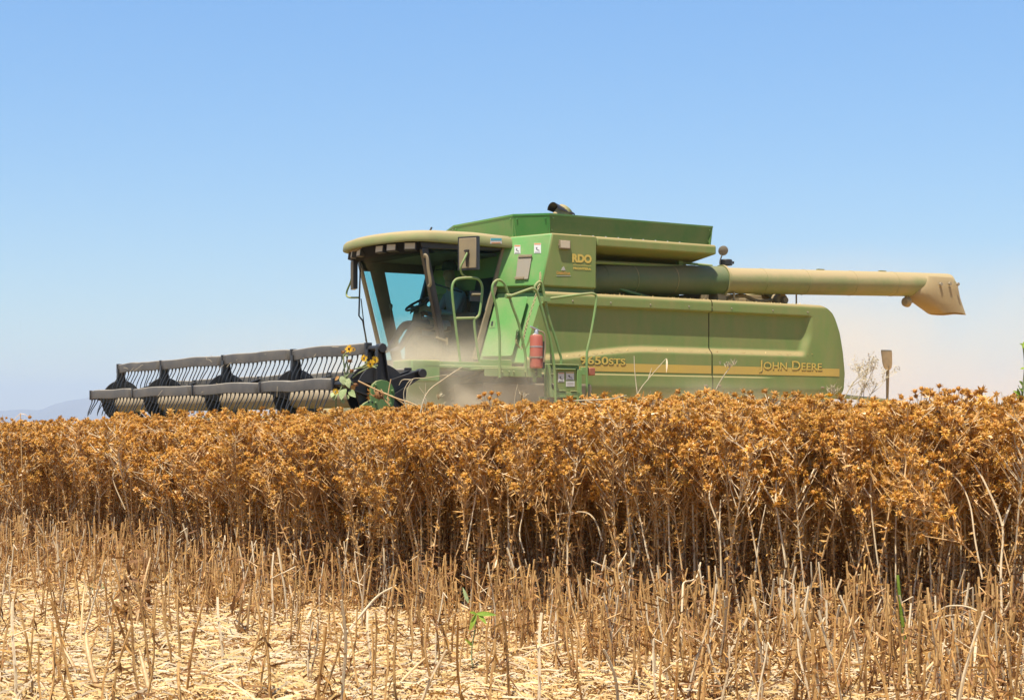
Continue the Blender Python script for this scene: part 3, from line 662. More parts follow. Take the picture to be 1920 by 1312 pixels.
# grab bar on the front post, door handle, gas strut
mb = MB(); mb.tube(catmull([PB(796, 482, 0.5), PB(797, 478, 0.47), PB(801, 484, 0.45), PB(803, 505, 0.45), PB(807, 530, 0.45), PB(804, 537, 0.48)], 5), 0.022, 8); mb.build('grab_bar', M['seal'], cab_o)
mb = MB(); mb.tube([PB(885, 552, 0.53), PB(905, 552, 0.53)], 0.016, 8); mb.cur = 1; a = PB(882, 545, 0.56); b = PB(902, 565, 0.56); mb.box((a.x, 0.565, b.z), (b.x, 0.60, a.z)); mb.build('door_handle', [M['seal'], M['black']], cab_o)
mb = MB(); mb.tube([PB(814, 532, 0.75), PB(866, 548, 0.75)], 0.012, 6); mb.lathe([(0.02, -0.02), (0.02, 0.02)], PB(814, 532, 0.75), 'y', 10); mb.build('gas_strut', M['black'], cab_o)
mb = MB(); mb.tube([PB(818, 632, 0.53), PB(839, 640, 0.53)], 0.016, 6); mb.tube([PB(838, 633, 0.53), PB(838, 646, 0.53)], 0.02, 6); mb.build('hinge', M['seal'], cab_o)
# wiper on the windscreen edge
mb = MB(); mb.tube([PA(676, 462, -1.78), PA(675, 520, -1.78), PA(673, 592, -1.72), PA(679, 600, -1.70)], 0.013, 6); mb.tube([PA(680, 600, -1.68), PA(690, 655, -1.52)], 0.012, 6); mb.tube([PA(677, 560, -1.74), PA(686, 640, -1.56)], 0.008, 6); mb.build('wiper', M['black'], cab_o)
# steering wheel, column, lever, seat
cw = PB(784, 570, 1.5); mb = MB(); n = 28; tilt = Matrix.Translation(cw) @ Matrix.Rotation(R(-30), 4, 'Y')
mb.tube([tilt @ Vector((0.19*math.cos(2*math.pi*i/n), 0.19*math.sin(2*math.pi*i/n), 0)) for i in range(n+1)], 0.017, 8, False)
for k in range(3): mb.tube([tilt @ Vector((0.19*math.cos(2.1*k), 0.19*math.sin(2.1*k), 0)), tilt @ Vector((0, 0, -0.03))], 0.012, 6)
mb.build('steering_wheel', M['black'], cab_o)
mb = MB(); mb.tube([cw + Vector((0, 0, -0.04)), cw + Vector((-0.03, 0, -0.3)), cw + Vector((-0.06, 0, -0.62))], [0.05, 0.08, 0.10], 10); mb.box((cw.x - 0.12, 1.32, 1.96), (cw.x + 0.16, 1.68, 2.28)); mb.build('steering_column', M['interior'], cab_o, bevel=0.02)
mb = MB(); c = PB(733, 574, 1.85); mb.tube([c, c + Vector((0.0, 0, -0.2)), PB(730, 625, 1.85)], [0.013, 0.008, 0.010], 6); mb.lathe([(0.014, -0.05), (0.026, -0.01), (0.024, 0.02), (0.01, 0.035)], c, 'z', 10); mb.build('gear_lever', M['interior'], cab_o)
mb = MB(); s0 = PB(862, 622, 1.5)
mb.box((s0.x - 0.30, 1.26, s0.z - 0.10), (s0.x + 0.16, 1.74, s0.z)); mb.hexa([(s0.x + 0.08, 1.27, s0.z), (s0.x + 0.20, 1.27, s0.z), (s0.x + 0.20, 1.73, s0.z), (s0.x + 0.08, 1.73, s0.z)], [(s0.x + 0.20, 1.30, s0.z + 0.62), (s0.x + 0.30, 1.30, s0.z + 0.62), (s0.x + 0.30, 1.70, s0.z + 0.62), (s0.x + 0.20, 1.70, s0.z + 0.62)])
mb.box((s0.x - 0.2, 1.35, 1.96), (s0.x + 0.1, 1.65, s0.z - 0.1)); mb.box((s0.x - 0.30, 1.12, s0.z + 0.14), (s0.x + 0.12, 1.22, s0.z + 0.22)); mb.build('seat', M['interior'], cab_o, bevel=0.03)

# --- mirrors
def mirror(name, c, wx, wy, h, yaw, arm):
    o = MB(); o.box((-wx/2, -wy/2, -h/2), (wx/2, wy/2, h/2)); o.cur = 1; o.box((wx/2 + 0.001, -wy/2 + 0.015, -h/2 + 0.015), (wx/2 + 0.004, wy/2 - 0.015, h/2 - 0.015))
    rt = Matrix.Translation(c) @ Matrix.Rotation(yaw, 4, 'Z'); o.v = [tuple(rt @ Vector(v)) for v in o.v]
    r = o.build('mirror', [M['black'], M['mirror']], combine, bevel=0.03)
    k_ = MB(); k_.box((-wx/2 - 0.006, -wy/2 + 0.018, -h/2 + 0.02), (-wx/2 + 0.01, wy/2 - 0.018, h/2 - 0.02)); k_.v = [tuple(rt @ Vector(v)) for v in k_.v]; k_.build('mirror_back', M['seal'], r, bevel=0.012)
    a = MB(); a.tube(catmull(arm, 6), 0.014, 8); a.build('mirror_arm', M['rail'], r)
    return r
mc = PB(879, 475, -0.25)
mr_ = mirror('mirror', mc, 0.06, 0.30, 0.44, R(28), [PB(880, 521, -0.25), PB(871, 518, -0.25), PB(864.5, 510, -0.27), PB(864, 500, -0.29), PB(870, 487, -0.31), PB(876, 474, -0.31)])
mr_['label'] = 'tall near mirror with dusty tan back'
mb = MB(); q = mc + Vector((-0.055, -0.03, 0.0)); mb.tube([q + Vector((0, -0.01, 0.04)), q + Vector((0.0, -0.005, -0.18))], [0.028, 0.010], 8); mb.tube([q + Vector((0.02, -0.03, 0.03)), q + Vector((-0.01, 0.04, 0.03))], 0.012, 6); mb.build('mirror_clamp', M['black'], mr_)
mc2 = PA(664, 515, -1.75); mirror('mirror', mc2, 0.06, 0.24, 0.42, R(-18), [mc2 + Vector((0, 0.08, -0.05)), PA(657, 530, -1.75), PA(650, 548, -1.75), PA(653, 557, -1.75), PA(673, 558, -1.72)])

# --- platform, steps and rails
plat = MB()
plat.box((-2.28, -0.50, 1.76), (-0.42, 0.60, 1.80))
plat_o = plat.build('platform', M['rail'], combine, bevel=0.01)
mb = MB(); pbox(mb, 772, 674, 826, 715, -0.50, 0.5); mb.build('front_step_box', M['rail'], plat_o, bevel=0.02)
mb = MB(); a = PB(826, 677, -0.45); b = PB(900, 690, -0.45); mb.box((a.x, -0.45, b.z), (b.x, -0.42, a.z)); pbox(mb, 900, 674, 960, 690, -0.30, 0.03); mb.build('toe_board', M['rail'], plat_o, bevel=0.006)
mb = MB(); pbox(mb, 909, 692, 1016, 706, -0.80, 0.03); pbox(mb, 905, 690, 1012, 694, -0.80, 0.5)
for u in (941, 954, 963, 984, 1003): p = PB(u, 697, -0.80); mb.tube([p, p + Vector((0, -0.02, 0))], 0.014, 6)
pbox(mb, 1000, 700, 1006, 716, -0.80, 0.02)
mb.build('side_step', M['rail'], plat_o, bevel=0.006)
mb = MB(); a = PB(905, 703, -0.6); mb.box((a.x, -0.60, 1.18), (0.30, 0.15, 1.58)); mb.build('belt_guard', mat('dusty dark guard', (0.05, 0.045, 0.03), 0.8, dust=0.45, var=0.25, dustcol=(0.24, 0.18, 0.10)), combine, bevel=0.03)
def rail(traces, r=0.0175):
    mb = MB()
    for y, px in traces:
        pts = [PB(u, v, y if not isinstance(y, tuple) else y[0] + (y[1]-y[0])*i/(len(px)-1)) for i, (u, v) in enumerate(px)]
        mb.tube(catmull(pts, 5), r, 8)
    return mb
mb = rail([(-0.80, [(937, 708), (937, 660), (936, 620), (930, 575), (923.5, 548), (925, 532), (934, 525), (944, 530), (951, 545), (960, 572), (972, 605), (979, 635), (985, 665), (987, 706)]),
           (-0.80, [(952, 556), (965, 552), (990, 543), (1000, 541), (1008, 550), (1018, 585), (1030, 630), (1036, 660), (1040, 700), (1042, 756)])])
c = PB(953, 555, -0.80); mb.lathe([(0.032, -0.04), (0.032, 0.04)], c, 'x', 10); mb.build('handrail', M['rail'], combine)['label'] = 'looped handrail on the platform side'
mb = rail([(-0.60, [(1003, 548), (1003, 537), (1010, 529), (1016, 532), (1021, 555), (1029, 595), (1040, 630), (1049, 660), (1052, 672), (1052, 690)]),
           (-0.62, [(1021, 561), (1060, 556), (1098, 551), (1113, 551), (1118, 558), (1115, 585), (1107, 630), (1101, 658), (1100, 690), (1101, 758)])])
c = PB(1022, 561, -0.61); mb.box(c - Vector((0.05, 0.04, 0.03)), c + Vector((0.06, 0.04, 0.03))); mb.build('handrail', M['rail'], combine)['label'] = 'bent handrail over the ladder'
mb = rail([(-0.28, [(863, 678), (858, 640), (852, 590), (848, 552), (848, 538), (852, 527), (862, 522), (888, 521), (899, 526), (904, 538), (903, 560), (899, 588), (893, 596), (889, 602), (893, 640), (899, 678)]), (-0.28, [(854, 597), (872, 596.5), (889, 596)])])
mb.build('handrail', M['rail'], combine)['label'] = 'upright loop rail beside the cab door'
# chain between door and rails
mb = MB(); pts = catmull([PB(1013, 512, -0.2), PB(1012, 528, -0.3), PB(1003, 560, -0.45), PB(990, 600, -0.55), PB(983, 628, -0.62), PB(978, 655, -0.7)], 8) + catmull([PB(970, 622, -0.7), PB(968, 640, -0.72), PB(974, 652, -0.72)], 5)
for i in range(len(pts) - 1):
    if (pts[i+1] - pts[i]).length > 0.2: continue
    p = pts[i]; d = (pts[i+1] - p).normalized()*0.024; sd_ = Vector((0.012, 0, 0)) if i % 2 else Vector((0, 0.012, 0))
    mb.tube([p - d, p - d*0.6 + sd_, p + d*0.6 + sd_, p + d, p + d*0.6 - sd_, p - d*0.6 - sd_, p - d], 0.005, 5, False)
mb.build('chain', M['roof'], combine)
# ladder
LY = -0.72; LP = (Vector((0, LY + 0.02, 0)), Vector((0, -1, 0)))
mb = MB()
pbox(mb, 1025, 682, 1031, 745, LY, 0.06); pbox(mb, 1031, 735, 1092, 745, LY, 0.06)
plate(mb, [(1029.5, 683), (1033, 684), (1034, 725), (1037, 731), (1041, 732), (1041, 745), (1029.5, 744)], (Vector((0, LY, 0)), Vector((0, -1, 0))), -0.02, 0.002)
pbox(mb, 1083, 692, 1091, 745, LY, 0.06); pbox(mb, 1091, 688, 1099, 703, LY, 0.04)
mb.cur = 1; pbox(mb, 1034, 684.5, 1086, 692, LY + 0.015, 0.05)
mb.cur = 2; pbox(mb, 1041, 693, 1083, 735, LY + 0.02, 0.03)
mb.cur = 0; pbox(mb, 1031, 682.5, 1086, 684.5, LY - 0.01, 0.06); pbox(mb, 1041, 690.8, 1080, 693, LY - 0.01, 0.04); pbox(mb, 1046, 731.5, 1062, 733, LY - 0.01, 0.03); pbox(mb, 1071, 732.5, 1083, 734, LY - 0.01, 0.03)
for k in range(4): mb.box((-0.55, LY, 1.25 - 0.28*k), (-0.02, LY + 0.25, 1.28 - 0.28*k))
mb.box((-0.57, LY, 0.40), (-0.53, LY + 0.25, 1.40)); mb.box((-0.04, LY, 0.40), (0.0, LY + 0.25, 1.40))
lad = mb.build('ladder', [M['rail'], M['dkgreen'], M['side']], combine, bevel=0.006)
sticker((1046, 698, 1057.5, 716), 2.5, LP, lad); sticker((1061, 697, 1076, 712), 2.5, LP, lad, True, 'sticker', 'yellow')
mb = MB(); plate(mb, rect(1061, 714.5, 1077, 724.5), LP, 0.002, 0.004); mb.cur = 1
for v in (717, 719.5, 722): plate(mb, rect(1063, v, 1075, v + 0.6), LP, 0.003, 0.005)
mb.build('sticker', [M['white'], M['seal']], lad, smooth=None)
mb = MB(); a = PB(1103, 689, -0.60); b = PB(1114, 704, -0.60); mb.box((a.x, -0.63, b.z), (b.x, -0.58, a.z)); mb.build('reflector', M['reflector'], combine, bevel=0.012)

# --- wheels
def wheel(x, y0, y1, r, lugs):
    t = MB(); wd = y1 - y0; c = (x, (y0+y1)/2, r)
    t.lathe([(r*0.55, -wd*0.42), (r*0.72, -wd*0.5), (r*0.92, -wd*0.47), (r*0.965, -wd*0.36), (r*0.97, 0), (r*0.965, wd*0.36), (r*0.92, wd*0.47), (r*0.72, wd*0.5), (r*0.55, wd*0.42)], c, 'y', 48)
    for k in range(lugs):
        for sg in (-1, 1):
            a = 2*math.pi*(k + 0.25*sg)/lugs
            pts = [Vector((c[0] + rr*math.cos(a + da), c[1] + yy*sg, c[2] + rr*math.sin(a + da))) for rr, yy, da in ((r*0.985, 0.0, 0), (r*0.985, wd*0.25, 0.09), (r*0.97, wd*0.46, 0.15), (r*0.90, wd*0.5, 0.17))]
            t.tube(pts, 0.028, 4)
    tw = t.build('wheel', M['rubber'], combine)
    m = MB(); m.lathe([(r*0.56, -wd*0.42), (r*0.52, -wd*0.30), (r*0.2, -wd*0.1), (r*0.18, -wd*0.2), (0.02, -wd*0.22)], c, 'y', 32); m.lathe([(r*0.56, wd*0.42), (r*0.52, wd*0.30), (r*0.2, wd*0.1)], c, 'y', 32)
    m.build('rim', M['yellow'], tw); return tw
wheel(-0.45, 0.20, 0.92, 0.90, 20); wheel(-0.45, 2.13, 2.85, 0.90, 20); wheel(4.1, 0.30, 0.75, 0.62, 18); wheel(4.1, 2.3, 2.75, 0.62, 18)
mb = MB(); mb.tube([(-0.45, 0.7, 0.9), (-0.45, 2.4, 0.9)], 0.16, 12); mb.tube([(4.1, 0.6, 0.62), (4.1, 2.5, 0.62)], 0.09, 12); mb.build('axles', M['darkgrey'], combine)
# rear hitch and chopper struts
mb = MB(); mb.box((4.85, 0.25, 1.42), (5.45, 2.8, 1.52)); mb.tube([PB(1530, 738, 0.6), PB(1572, 742, 0.6), PB(1668, 752, 0.6)], 0.035, 8); mb.tube([PB(1640, 748, 0.6), PB(1640, 748, 2.4)], 0.035, 8)
mb.tube([PB(1520, 742, 0.45), PB(1550, 766, 0.45), PB(1575, 800, 0.45)], 0.045, 8); mb.tube([PB(1536, 742, 0.45), PB(1566, 766, 0.45), PB(1600, 800, 0.45)], 0.04, 8); mb.tube([PB(1534, 738, 0.4), PB(1540, 745, 0.4), PB(1555, 745, 0.4)], 0.03, 8)
mb.build('rear_frame', M['roof'], combine, bevel=0.01)

# --- feeder house and header
mb = MB(); mb.prism_y([(-3.15, 0.45), (-1.0, 0.75), (-0.9, 1.72), (-1.7, 1.70), (-3.15, 1.15)], 0.85, 2.25); mb.build('feeder_house', M['side'], combine, bevel=0.03)
mb = MB(); mb.prism_y([(-4.9, 0.28), (-3.2, 0.22), (-3.05, 1.12), (-3.12, 1.15), (-3.28, 0.45), (-4.9, 0.33)], -2.75, 5.95)
for yy in (-2.80, 5.93): mb.prism_y([(-5.5, 0.25), (-4.6, 0.62), (-3.6, 0.95), (-3.05, 1.12), (-3.05, 0.22), (-5.4, 0.2)], yy, yy + 0.07)
mb.tube([(-3.75, -2.70, 0.62), (-3.75, 5.9, 0.62)], 0.20, 16)
head_o = mb.build('header', M['dkgreen'], combine, bevel=0.01)

# --- the reel
XC, ZC, RR = -4.02, 1.39, 0.50
JN = [5.68, 3.93, 1.73, -0.38, -2.32]
ANG = [170, 98, 26, -46, -118]
def bat_pos(a): return XC + RR*math.cos(R(a)), ZC + RR*math.sin(R(a))
rng = random.Random(7)
tine_me = None
def tine_mesh():
    mb = MB(); mb.tube(catmull([(0.0, 0, 0), (-0.008, 0, -0.05), (-0.042, 0, -0.12), (-0.075, 0, -0.19), (-0.09, 0, -0.25)], 3), [0.014, 0.012, 0.009] + [0.0075]*8 + [0.006, 0.005], 5)
    return mb.mesh('tine', M['black'], 60)
tine_me = tine_mesh()
def bow(s, k):
    return 0.009*(1 - (2*s - 1)**2) + 0.006*math.sin(9*s + k*2.1)
rest = MB(); tine_count = 0
order = []
for bi, a in enumerate(ANG):
    bx, bz = bat_pos(a); mb = MB()
    for k in range(4):
        y1, y0 = JN[k] - 0.025, JN[k+1] + 0.025; rows = []; n = 12
        dent = rng.uniform(-0.012, 0.012); dp = rng.uniform(0.3, 0.8)
        for (dx, dz) in ((0.004, -0.066), (0.0, -0.060), (0.0, 0.045), (0.004, 0.055), (0.016, 0.062), (0.06, 0.064), (0.064, 0.056)):
            rows.append([])
            for i in range(n + 1):
                s = i/n; dd = dent*math.exp(-((s - dp)/0.08)**2)
                rows[-1].append((bx + dx + dd, y0 + (y1 - y0)*s, bz + dz + bow(s, k + bi) + dd*0.8))
        mb.grid(rows)
    bat = mb.build('reel_bat', M['bat'], combine, smooth=22); solid(bat, 0.008, 0)
    mb = MB()
    for j in JN:
        mb.box((bx - 0.012, j - 0.022, bz - 0.070), (bx + 0.07, j + 0.022, bz + 0.072))
    mb.tube([(bx + 0.04, JN[-1] + 0.1, bz), (bx + 0.04, -2.62, bz)], 0.036, 8); mb.lathe([(0.055, -0.05), (0.055, 0.05)], (bx + 0.04, -2.60, bz), 'y', 10)
    mb.build('bat_bracket', M['black'], bat, bevel=0.006)
    for k in range(4):
        y1, y0 = JN[k] - 0.07, JN[k+1] + 0.07; n = int(round((y1 - y0)/0.130))
        for i in range(n + 1):
            if rng.random() < 0.02: continue
            s = i/n; yy = y0 + (y1 - y0)*s; zz = bz - 0.066 + bow(s, k + bi)
            order.append((bi, bat, (bx, yy, zz), (rng.gauss(0, 0.035), rng.gauss(0, 0.05), rng.gauss(0, 0.15))))
front = sorted([t for t in order if t[0] in (0, 1)], key=lambda t: t[2][1])[:100]
ids = set(id(t) for t in front)
for t in order:
    if id(t) in ids:
        o = bpy.data.objects.new('tine', tine_me); o.location = t[2]; o.rotation_euler = t[3]; link(o, t[1])
    else:
        mt = Matrix.Translation(t[2]) @ Matrix.Rotation(t[3][1], 4, 'Y') @ Matrix.Rotation(t[3][0], 4, 'X')
        rest.add([mt @ v.co for v in tine_me.vertices], [tuple(p.vertices) for p in tine_me.polygons])
tag(rest.build('tines', M['black'], combine, smooth=60), kind='stuff')
mb = MB(); mb.lathe([(0.13, -2.30), (0.13, 5.66)], (XC, 0, ZC - 0.04), 'y', 28); mb.build('reel_tube', M['tube'], combine, smooth=40)
def spider(y):
    mb = MB(); mb.lathe([(0.05, -0.012), (0.315, -0.012), (0.32, 0), (0.315, 0.012), (0.05, 0.012)], (XC, y, ZC), 'y', 40)
    for a in ANG:
        for off, wd in ((0, 1.0),):
            bx, bz = bat_pos(a); d = Vector((bx - XC, 0, bz - ZC)).normalized(); sd_ = Vector((d.z, 0, -d.x))
            p0 = Vector((XC, y, ZC)) + d*0.12; p1 = Vector((bx + 0.03, y, bz))
            for yy in (-0.02,):
                q0 = [p0 - sd_*0.09, p0 + sd_*0.09, p1 + sd_*0.045, p1 - sd_*0.045]
                mb.hexa([v + Vector((0, -0.030, 0)) for v in q0], [v + Vector((0, -0.014, 0)) for v in q0])
                for sg in (-1, 1):
                    mb.hexa([p0 + sd_*0.09*sg + Vector((0, -0.03, 0)), p0 + sd_*0.075*sg + Vector((0, -0.03, 0)), p1 + sd_*0.032*sg + Vector((0, -0.03, 0)), p1 + sd_*0.045*sg + Vector((0, -0.03, 0))],
                            [p0 + sd_*0.09*sg + Vector((0, -0.07, 0)), p0 + sd_*0.075*sg + Vector((0, -0.07, 0)), p1 + sd_*0.032*sg + Vector((0, -0.07, 0)), p1 + sd_*0.045*sg + Vector((0, -0.07, 0))])
    return mb.build('reel_spider', M['black'], combine, smooth=40)
for y in JN: spider(y)
spider(-2.56)
mb = MB(); pl = (Vector((0, -2.66, 0)), Vector((0, -1, 0)))
plate(mb, [(695, 728), (699, 720), (706, 714), (715, 712), (725, 714), (733, 720), (738, 730), (739, 745), (737, 760), (734, 790), (690, 790), (672, 775), (675, 763), (684, 755), (694, 750)], pl, -0.03, 0.015)
for u, v in ((704, 722), (735, 733), (734, 743), (704, 755), (731, 757)): p = PB(u, v, -2.675); mb.tube([p, p + Vector((0, -0.025, 0))], 0.016, 6)
mb.cur = 1
for u, v in ((691, 753), (698, 753.5)): p = PB(u, v, -2.675); mb.tube([p + Vector((0, 0.002, 0)), p + Vector((0, -0.003, 0))], 0.012, 8)
mb.build('reel_drive_plate', [M['dkgreen'], M['black']], combine, smooth=40, bevel=0.006)

tag(CHAFF_MB.build('chaff', M['chaff'], combine, smooth=None, fix=False), kind='stuff')
# straw caught in the reel
rgc = random.Random(13); mb = MB()
for k in range(46):
    y = rgc.uniform(-2.3, 5.6); a = rgc.choice(ANG[:3]); bx, bz = bat_pos(a); p = Vector((bx + rgc.uniform(-0.03, 0.06), y, bz + rgc.uniform(-0.08, 0.075)))
    d = Vector((rgc.uniform(-1, 1), rgc.uniform(-1, 1), rgc.uniform(-1.0, 0.25))).normalized(); L = rgc.uniform(0.05, 0.2)
    mb.tube([p - d*L*0.3, p + Vector((0, 0, 0.012)), p + d*L*0.7], 0.0018, 3)
tag(mb.build('caught_straw', M['pale'], combine, smooth=None, fix=False), kind='stuff')

# ------------------------------------------------------------------ things on and in the machine
def local(o):
    """a thing of its own that rides on the machine: same frame, not parented"""
    o.location = O; o.rotation_euler = (0, 0, ROT); return o
ex = tag(local(empty('fire_extinguisher')), 'red fire extinguisher strapped upright to the green machine\'s ladder platform', 'fire extinguisher')
c = PB(1005.5, 690, -0.86); zt = PB(1005.5, 627, -0.86).z
mb = MB(); h = zt - c.z
mb.lathe([(0.072, 0), (0.085, 0.015), (0.085, h*0.93), (0.075, h*0.98), (0.04, h)], c, 'z', 24); mb.build('bottle', M['red'], ex)
mb = MB(); mb.lathe([(0.03, h - 0.01), (0.03, h + 0.04), (0.022, h + 0.06)], c, 'z', 12); mb.tube([c + Vector((0.05, 0, h + 0.05)), c + Vector((-0.03, 0, h + 0.075)), c + Vector((-0.10, -0.01, h + 0.10))], [0.012, 0.016, 0.012], 8); mb.tube([c + Vector((0.02, 0, h + 0.03)), c + Vector((-0.06, -0.01, h - 0.01))], 0.010, 6); mb.build('valve', M['steel'], ex)
mb = MB(); mb.tube(catmull([c + Vector((0.02, -0.02, h + 0.05)), c + Vector((0.085, -0.06, h + 0.01)), c + Vector((0.095, -0.07, h - 0.15)), c + Vector((0.075, -0.08, h - 0.30)), c + Vector((0.07, -0.08, h - 0.36))], 5), [0.010]*16 + [0.012]*5, 8); mb.build('hose', M['seal'], ex)
mb = MB(); mb.lathe([(0.088, h*0.62), (0.088, h*0.65)], c, 'z', 24); mb.cur = 1; mb.lathe([(0.090, h*0.30), (0.090, h*0.34)], c, 'z', 24); mb.box(c + Vector((-0.10, -0.02, h*0.29)), c + Vector((-0.085, 0.02, h*0.35))); mb.box(c + Vector((0.0, -0.10, h*0.29)), c + Vector((0.03, -0.088, h*0.35)))
mb.build('strap', [M['steel'], M['grey']], ex)
mb = MB(); mb.box(c + Vector((0.07, 0.05, 0.0)), c + Vector((0.17, 0.09, 0.36))); mb.box(c + Vector((0.02, 0.06, -0.10)), c + Vector((0.06, 0.09, 0.1))); mb.build('bracket', M['darkgrey'], ex)

sh = tag(local(empty('shovel')), 'dusty shovel held upright behind the machine, blade in the air', 'shovel')
mb = MB(); yS = 0.6; rows = []
tab = [(0.0, 0.045), (0.03, 0.085), (0.10, 0.108), (0.28, 0.122), (0.315, 0.115)]
cS = PB(1664.5, 693, yS); cS.z -= 0.0; up = PB(1665, 656, yS).z - cS.z
for hz, hw in tab:
    rows.append([(cS.x + hw*s, yS - 0.025*(1 - s*s) + 0.10*hz, cS.z + hz/0.315*up) for s in np.linspace(-1, 1, 9)])
mb.grid(rows); bl = mb.build('blade', mat('muddy shovel blade', (0.50, 0.33, 0.14), 0.8, dust=0.5, var=0.35, nscale=12, dustcol=(0.74, 0.55, 0.28), bump=0.3), sh); solid(bl, 0.006, 0)
mb = MB(); mb.tube([cS + Vector((0, -0.01, 0.06)), cS + Vector((0, 0, -0.04)), cS + Vector((-0.01, 0, -0.5)), cS + Vector((-0.015, 0, -1.0))], [0.02, 0.028, 0.02, 0.02], 10); mb.build('handle', mat('worn wooden handle', (0.36, 0.25, 0.12), 0.7, dust=0.4, var=0.2), sh)

# the driver: one continuous skinned body, clothing colours by region
def driver():
    J = {}
    def add(n, p, r): J[n] = (Vector(p), r)
    y0 = 1.5
    hip = PB(862, 610, y0); add('pelvis', hip, 0.15)
    belly = PB(858, 588, y0); add('belly', belly, 0.145)
    chest = PB(853, 560, y0); add('chest', chest, 0.16); add('neck', PB(848, 541, y0), 0.062); add('head0', PB(845, 530, y0), 0.072)
    add('head', PB(842, 515, y0), 0.098); add('crown', PB(843, 503, y0), 0.085); add('nose', PB(830, 517, y0), 0.014); add('noser', PB(834.5, 516, y0), 0.03); add('chin', PB(835, 526, y0), 0.032)
    for n, s in (('n', -1), ('f', 1)):
        add('sh'+n, PB(852, 553, y0) + Vector((0, 0.19*s, 0)), 0.072)
        add('el'+n, PB(833, 590, y0) + Vector((0, 0.25*s, 0)), 0.045)
        add('wr'+n, PB(797, 583, y0) + Vector((0, 0.17*s, 0)), 0.030)
        add('pa'+n, PB(789, 579, y0) + Vector((0, 0.15*s, 0)), 0.034)
        for k in range(4):
            add(f'f{k}{n}', PB(783 - k*1.2, 572 + k*4.0, y0) + Vector((0, 0.13*s, 0)), 0.011); add(f'g{k}{n}', PB(778 - k*0.6, 575 + k*4.2, y0) + Vector((0, 0.12*s - 0.012, 0)), 0.009)
        add('th'+n, PB(790, 571, y0) + Vector((0, 0.11*s, 0)), 0.011)
        add('hp'+n, PB(855, 614, y0) + Vector((0, 0.10*s, 0)), 0.095)
        add('kn'+n, PB(768, 607, y0) + Vector((0, 0.17*s, 0)), 0.068)
        add('an'+n, PB(740, 654, y0) + Vector((0, 0.15*s, 0)), 0.045)
        add('to'+n, PB(722, 660, y0) + Vector((0, 0.15*s, 0)), 0.036)
    E = [('pelvis','belly'),('belly','chest'),('chest','neck'),('neck','head0'),('head0','head'),('head','crown'),('head','noser'),('noser','nose'),('head0','chin')]
    for n in 'nf':
        E += [('chest','sh'+n),('sh'+n,'el'+n),('el'+n,'wr'+n),('wr'+n,'pa'+n),('pa'+n,'th'+n),('pelvis','hp'+n),('hp'+n,'kn'+n),('kn'+n,'an'+n),('an'+n,'to'+n)]
        for k in range(4): E += [('pa'+n, f'f{k}{n}'), (f'f{k}{n}', f'g{k}{n}')]
    names = list(J); me = bpy.data.meshes.new('person')
    me.from_pydata([J[n][0] for n in names], [(names.index(a), names.index(b)) for a, b in E], [])
    o = bpy.data.objects.new('person', me); link(o); local(o)
    sk = o.modifiers.new('skin', 'SKIN'); sk.use_smooth_shade = True
    for i, n in enumerate(names):
        d = me.skin_vertices[0].data[i]; d.radius = (J[n][1], J[n][1]); d.use_root = (n == 'pelvis')
    ss = o.modifiers.new('sub', 'SUBSURF'); ss.levels = 1; ss.render_levels = 2
    bpy.context.view_layer.update()
    ev = o.evaluated_get(bpy.context.evaluated_depsgraph_get()); m2 = bpy.data.meshes.new_from_object(ev)
    o.modifiers.clear(); o.data = m2
    m2.materials.clear()
    for k in ('skin', 'shirt', 'jeans'): m2.materials.append(M[k])
    keys = {'shirt': ['chest', 'belly', 'shn', 'shf', 'eln', 'elf'], 'jeans': ['pelvis', 'hpn', 'hpf', 'knn', 'knf', 'ann', 'anf', 'ton', 'tof']}
    for p in m2.polygons:
        n = min(names, key=lambda q: (J[q][0] - p.center).length - J[q][1])
        p.material_index = 1 if n in keys['shirt'] else 2 if n in keys['jeans'] else 0
    tag(o, 'driver in a cap and pale shirt sitting at the wheel behind tinted glass', 'person')
    hc = J['crown'][0]; mb = MB(); mb.lathe([(0.112, -0.03), (0.115, 0.02), (0.095, 0.075), (0.05, 0.105), (0.005, 0.112)], hc, 'z', 20)
    mb.loft([[(hc.x - 0.09, hc.y - 0.085, hc.z - 0.022), (hc.x - 0.19, hc.y - 0.06, hc.z - 0.035), (hc.x - 0.19, hc.y + 0.06, hc.z - 0.035), (hc.x - 0.09, hc.y + 0.085, hc.z - 0.022)],
             [(hc.x - 0.09, hc.y - 0.085, hc.z - 0.008), (hc.x - 0.19, hc.y - 0.06, hc.z - 0.022), (hc.x - 0.19, hc.y + 0.06, hc.z - 0.022), (hc.x - 0.09, hc.y + 0.085, hc.z - 0.008)]])
    mb.build('cap', M['cap'], o)
driver()

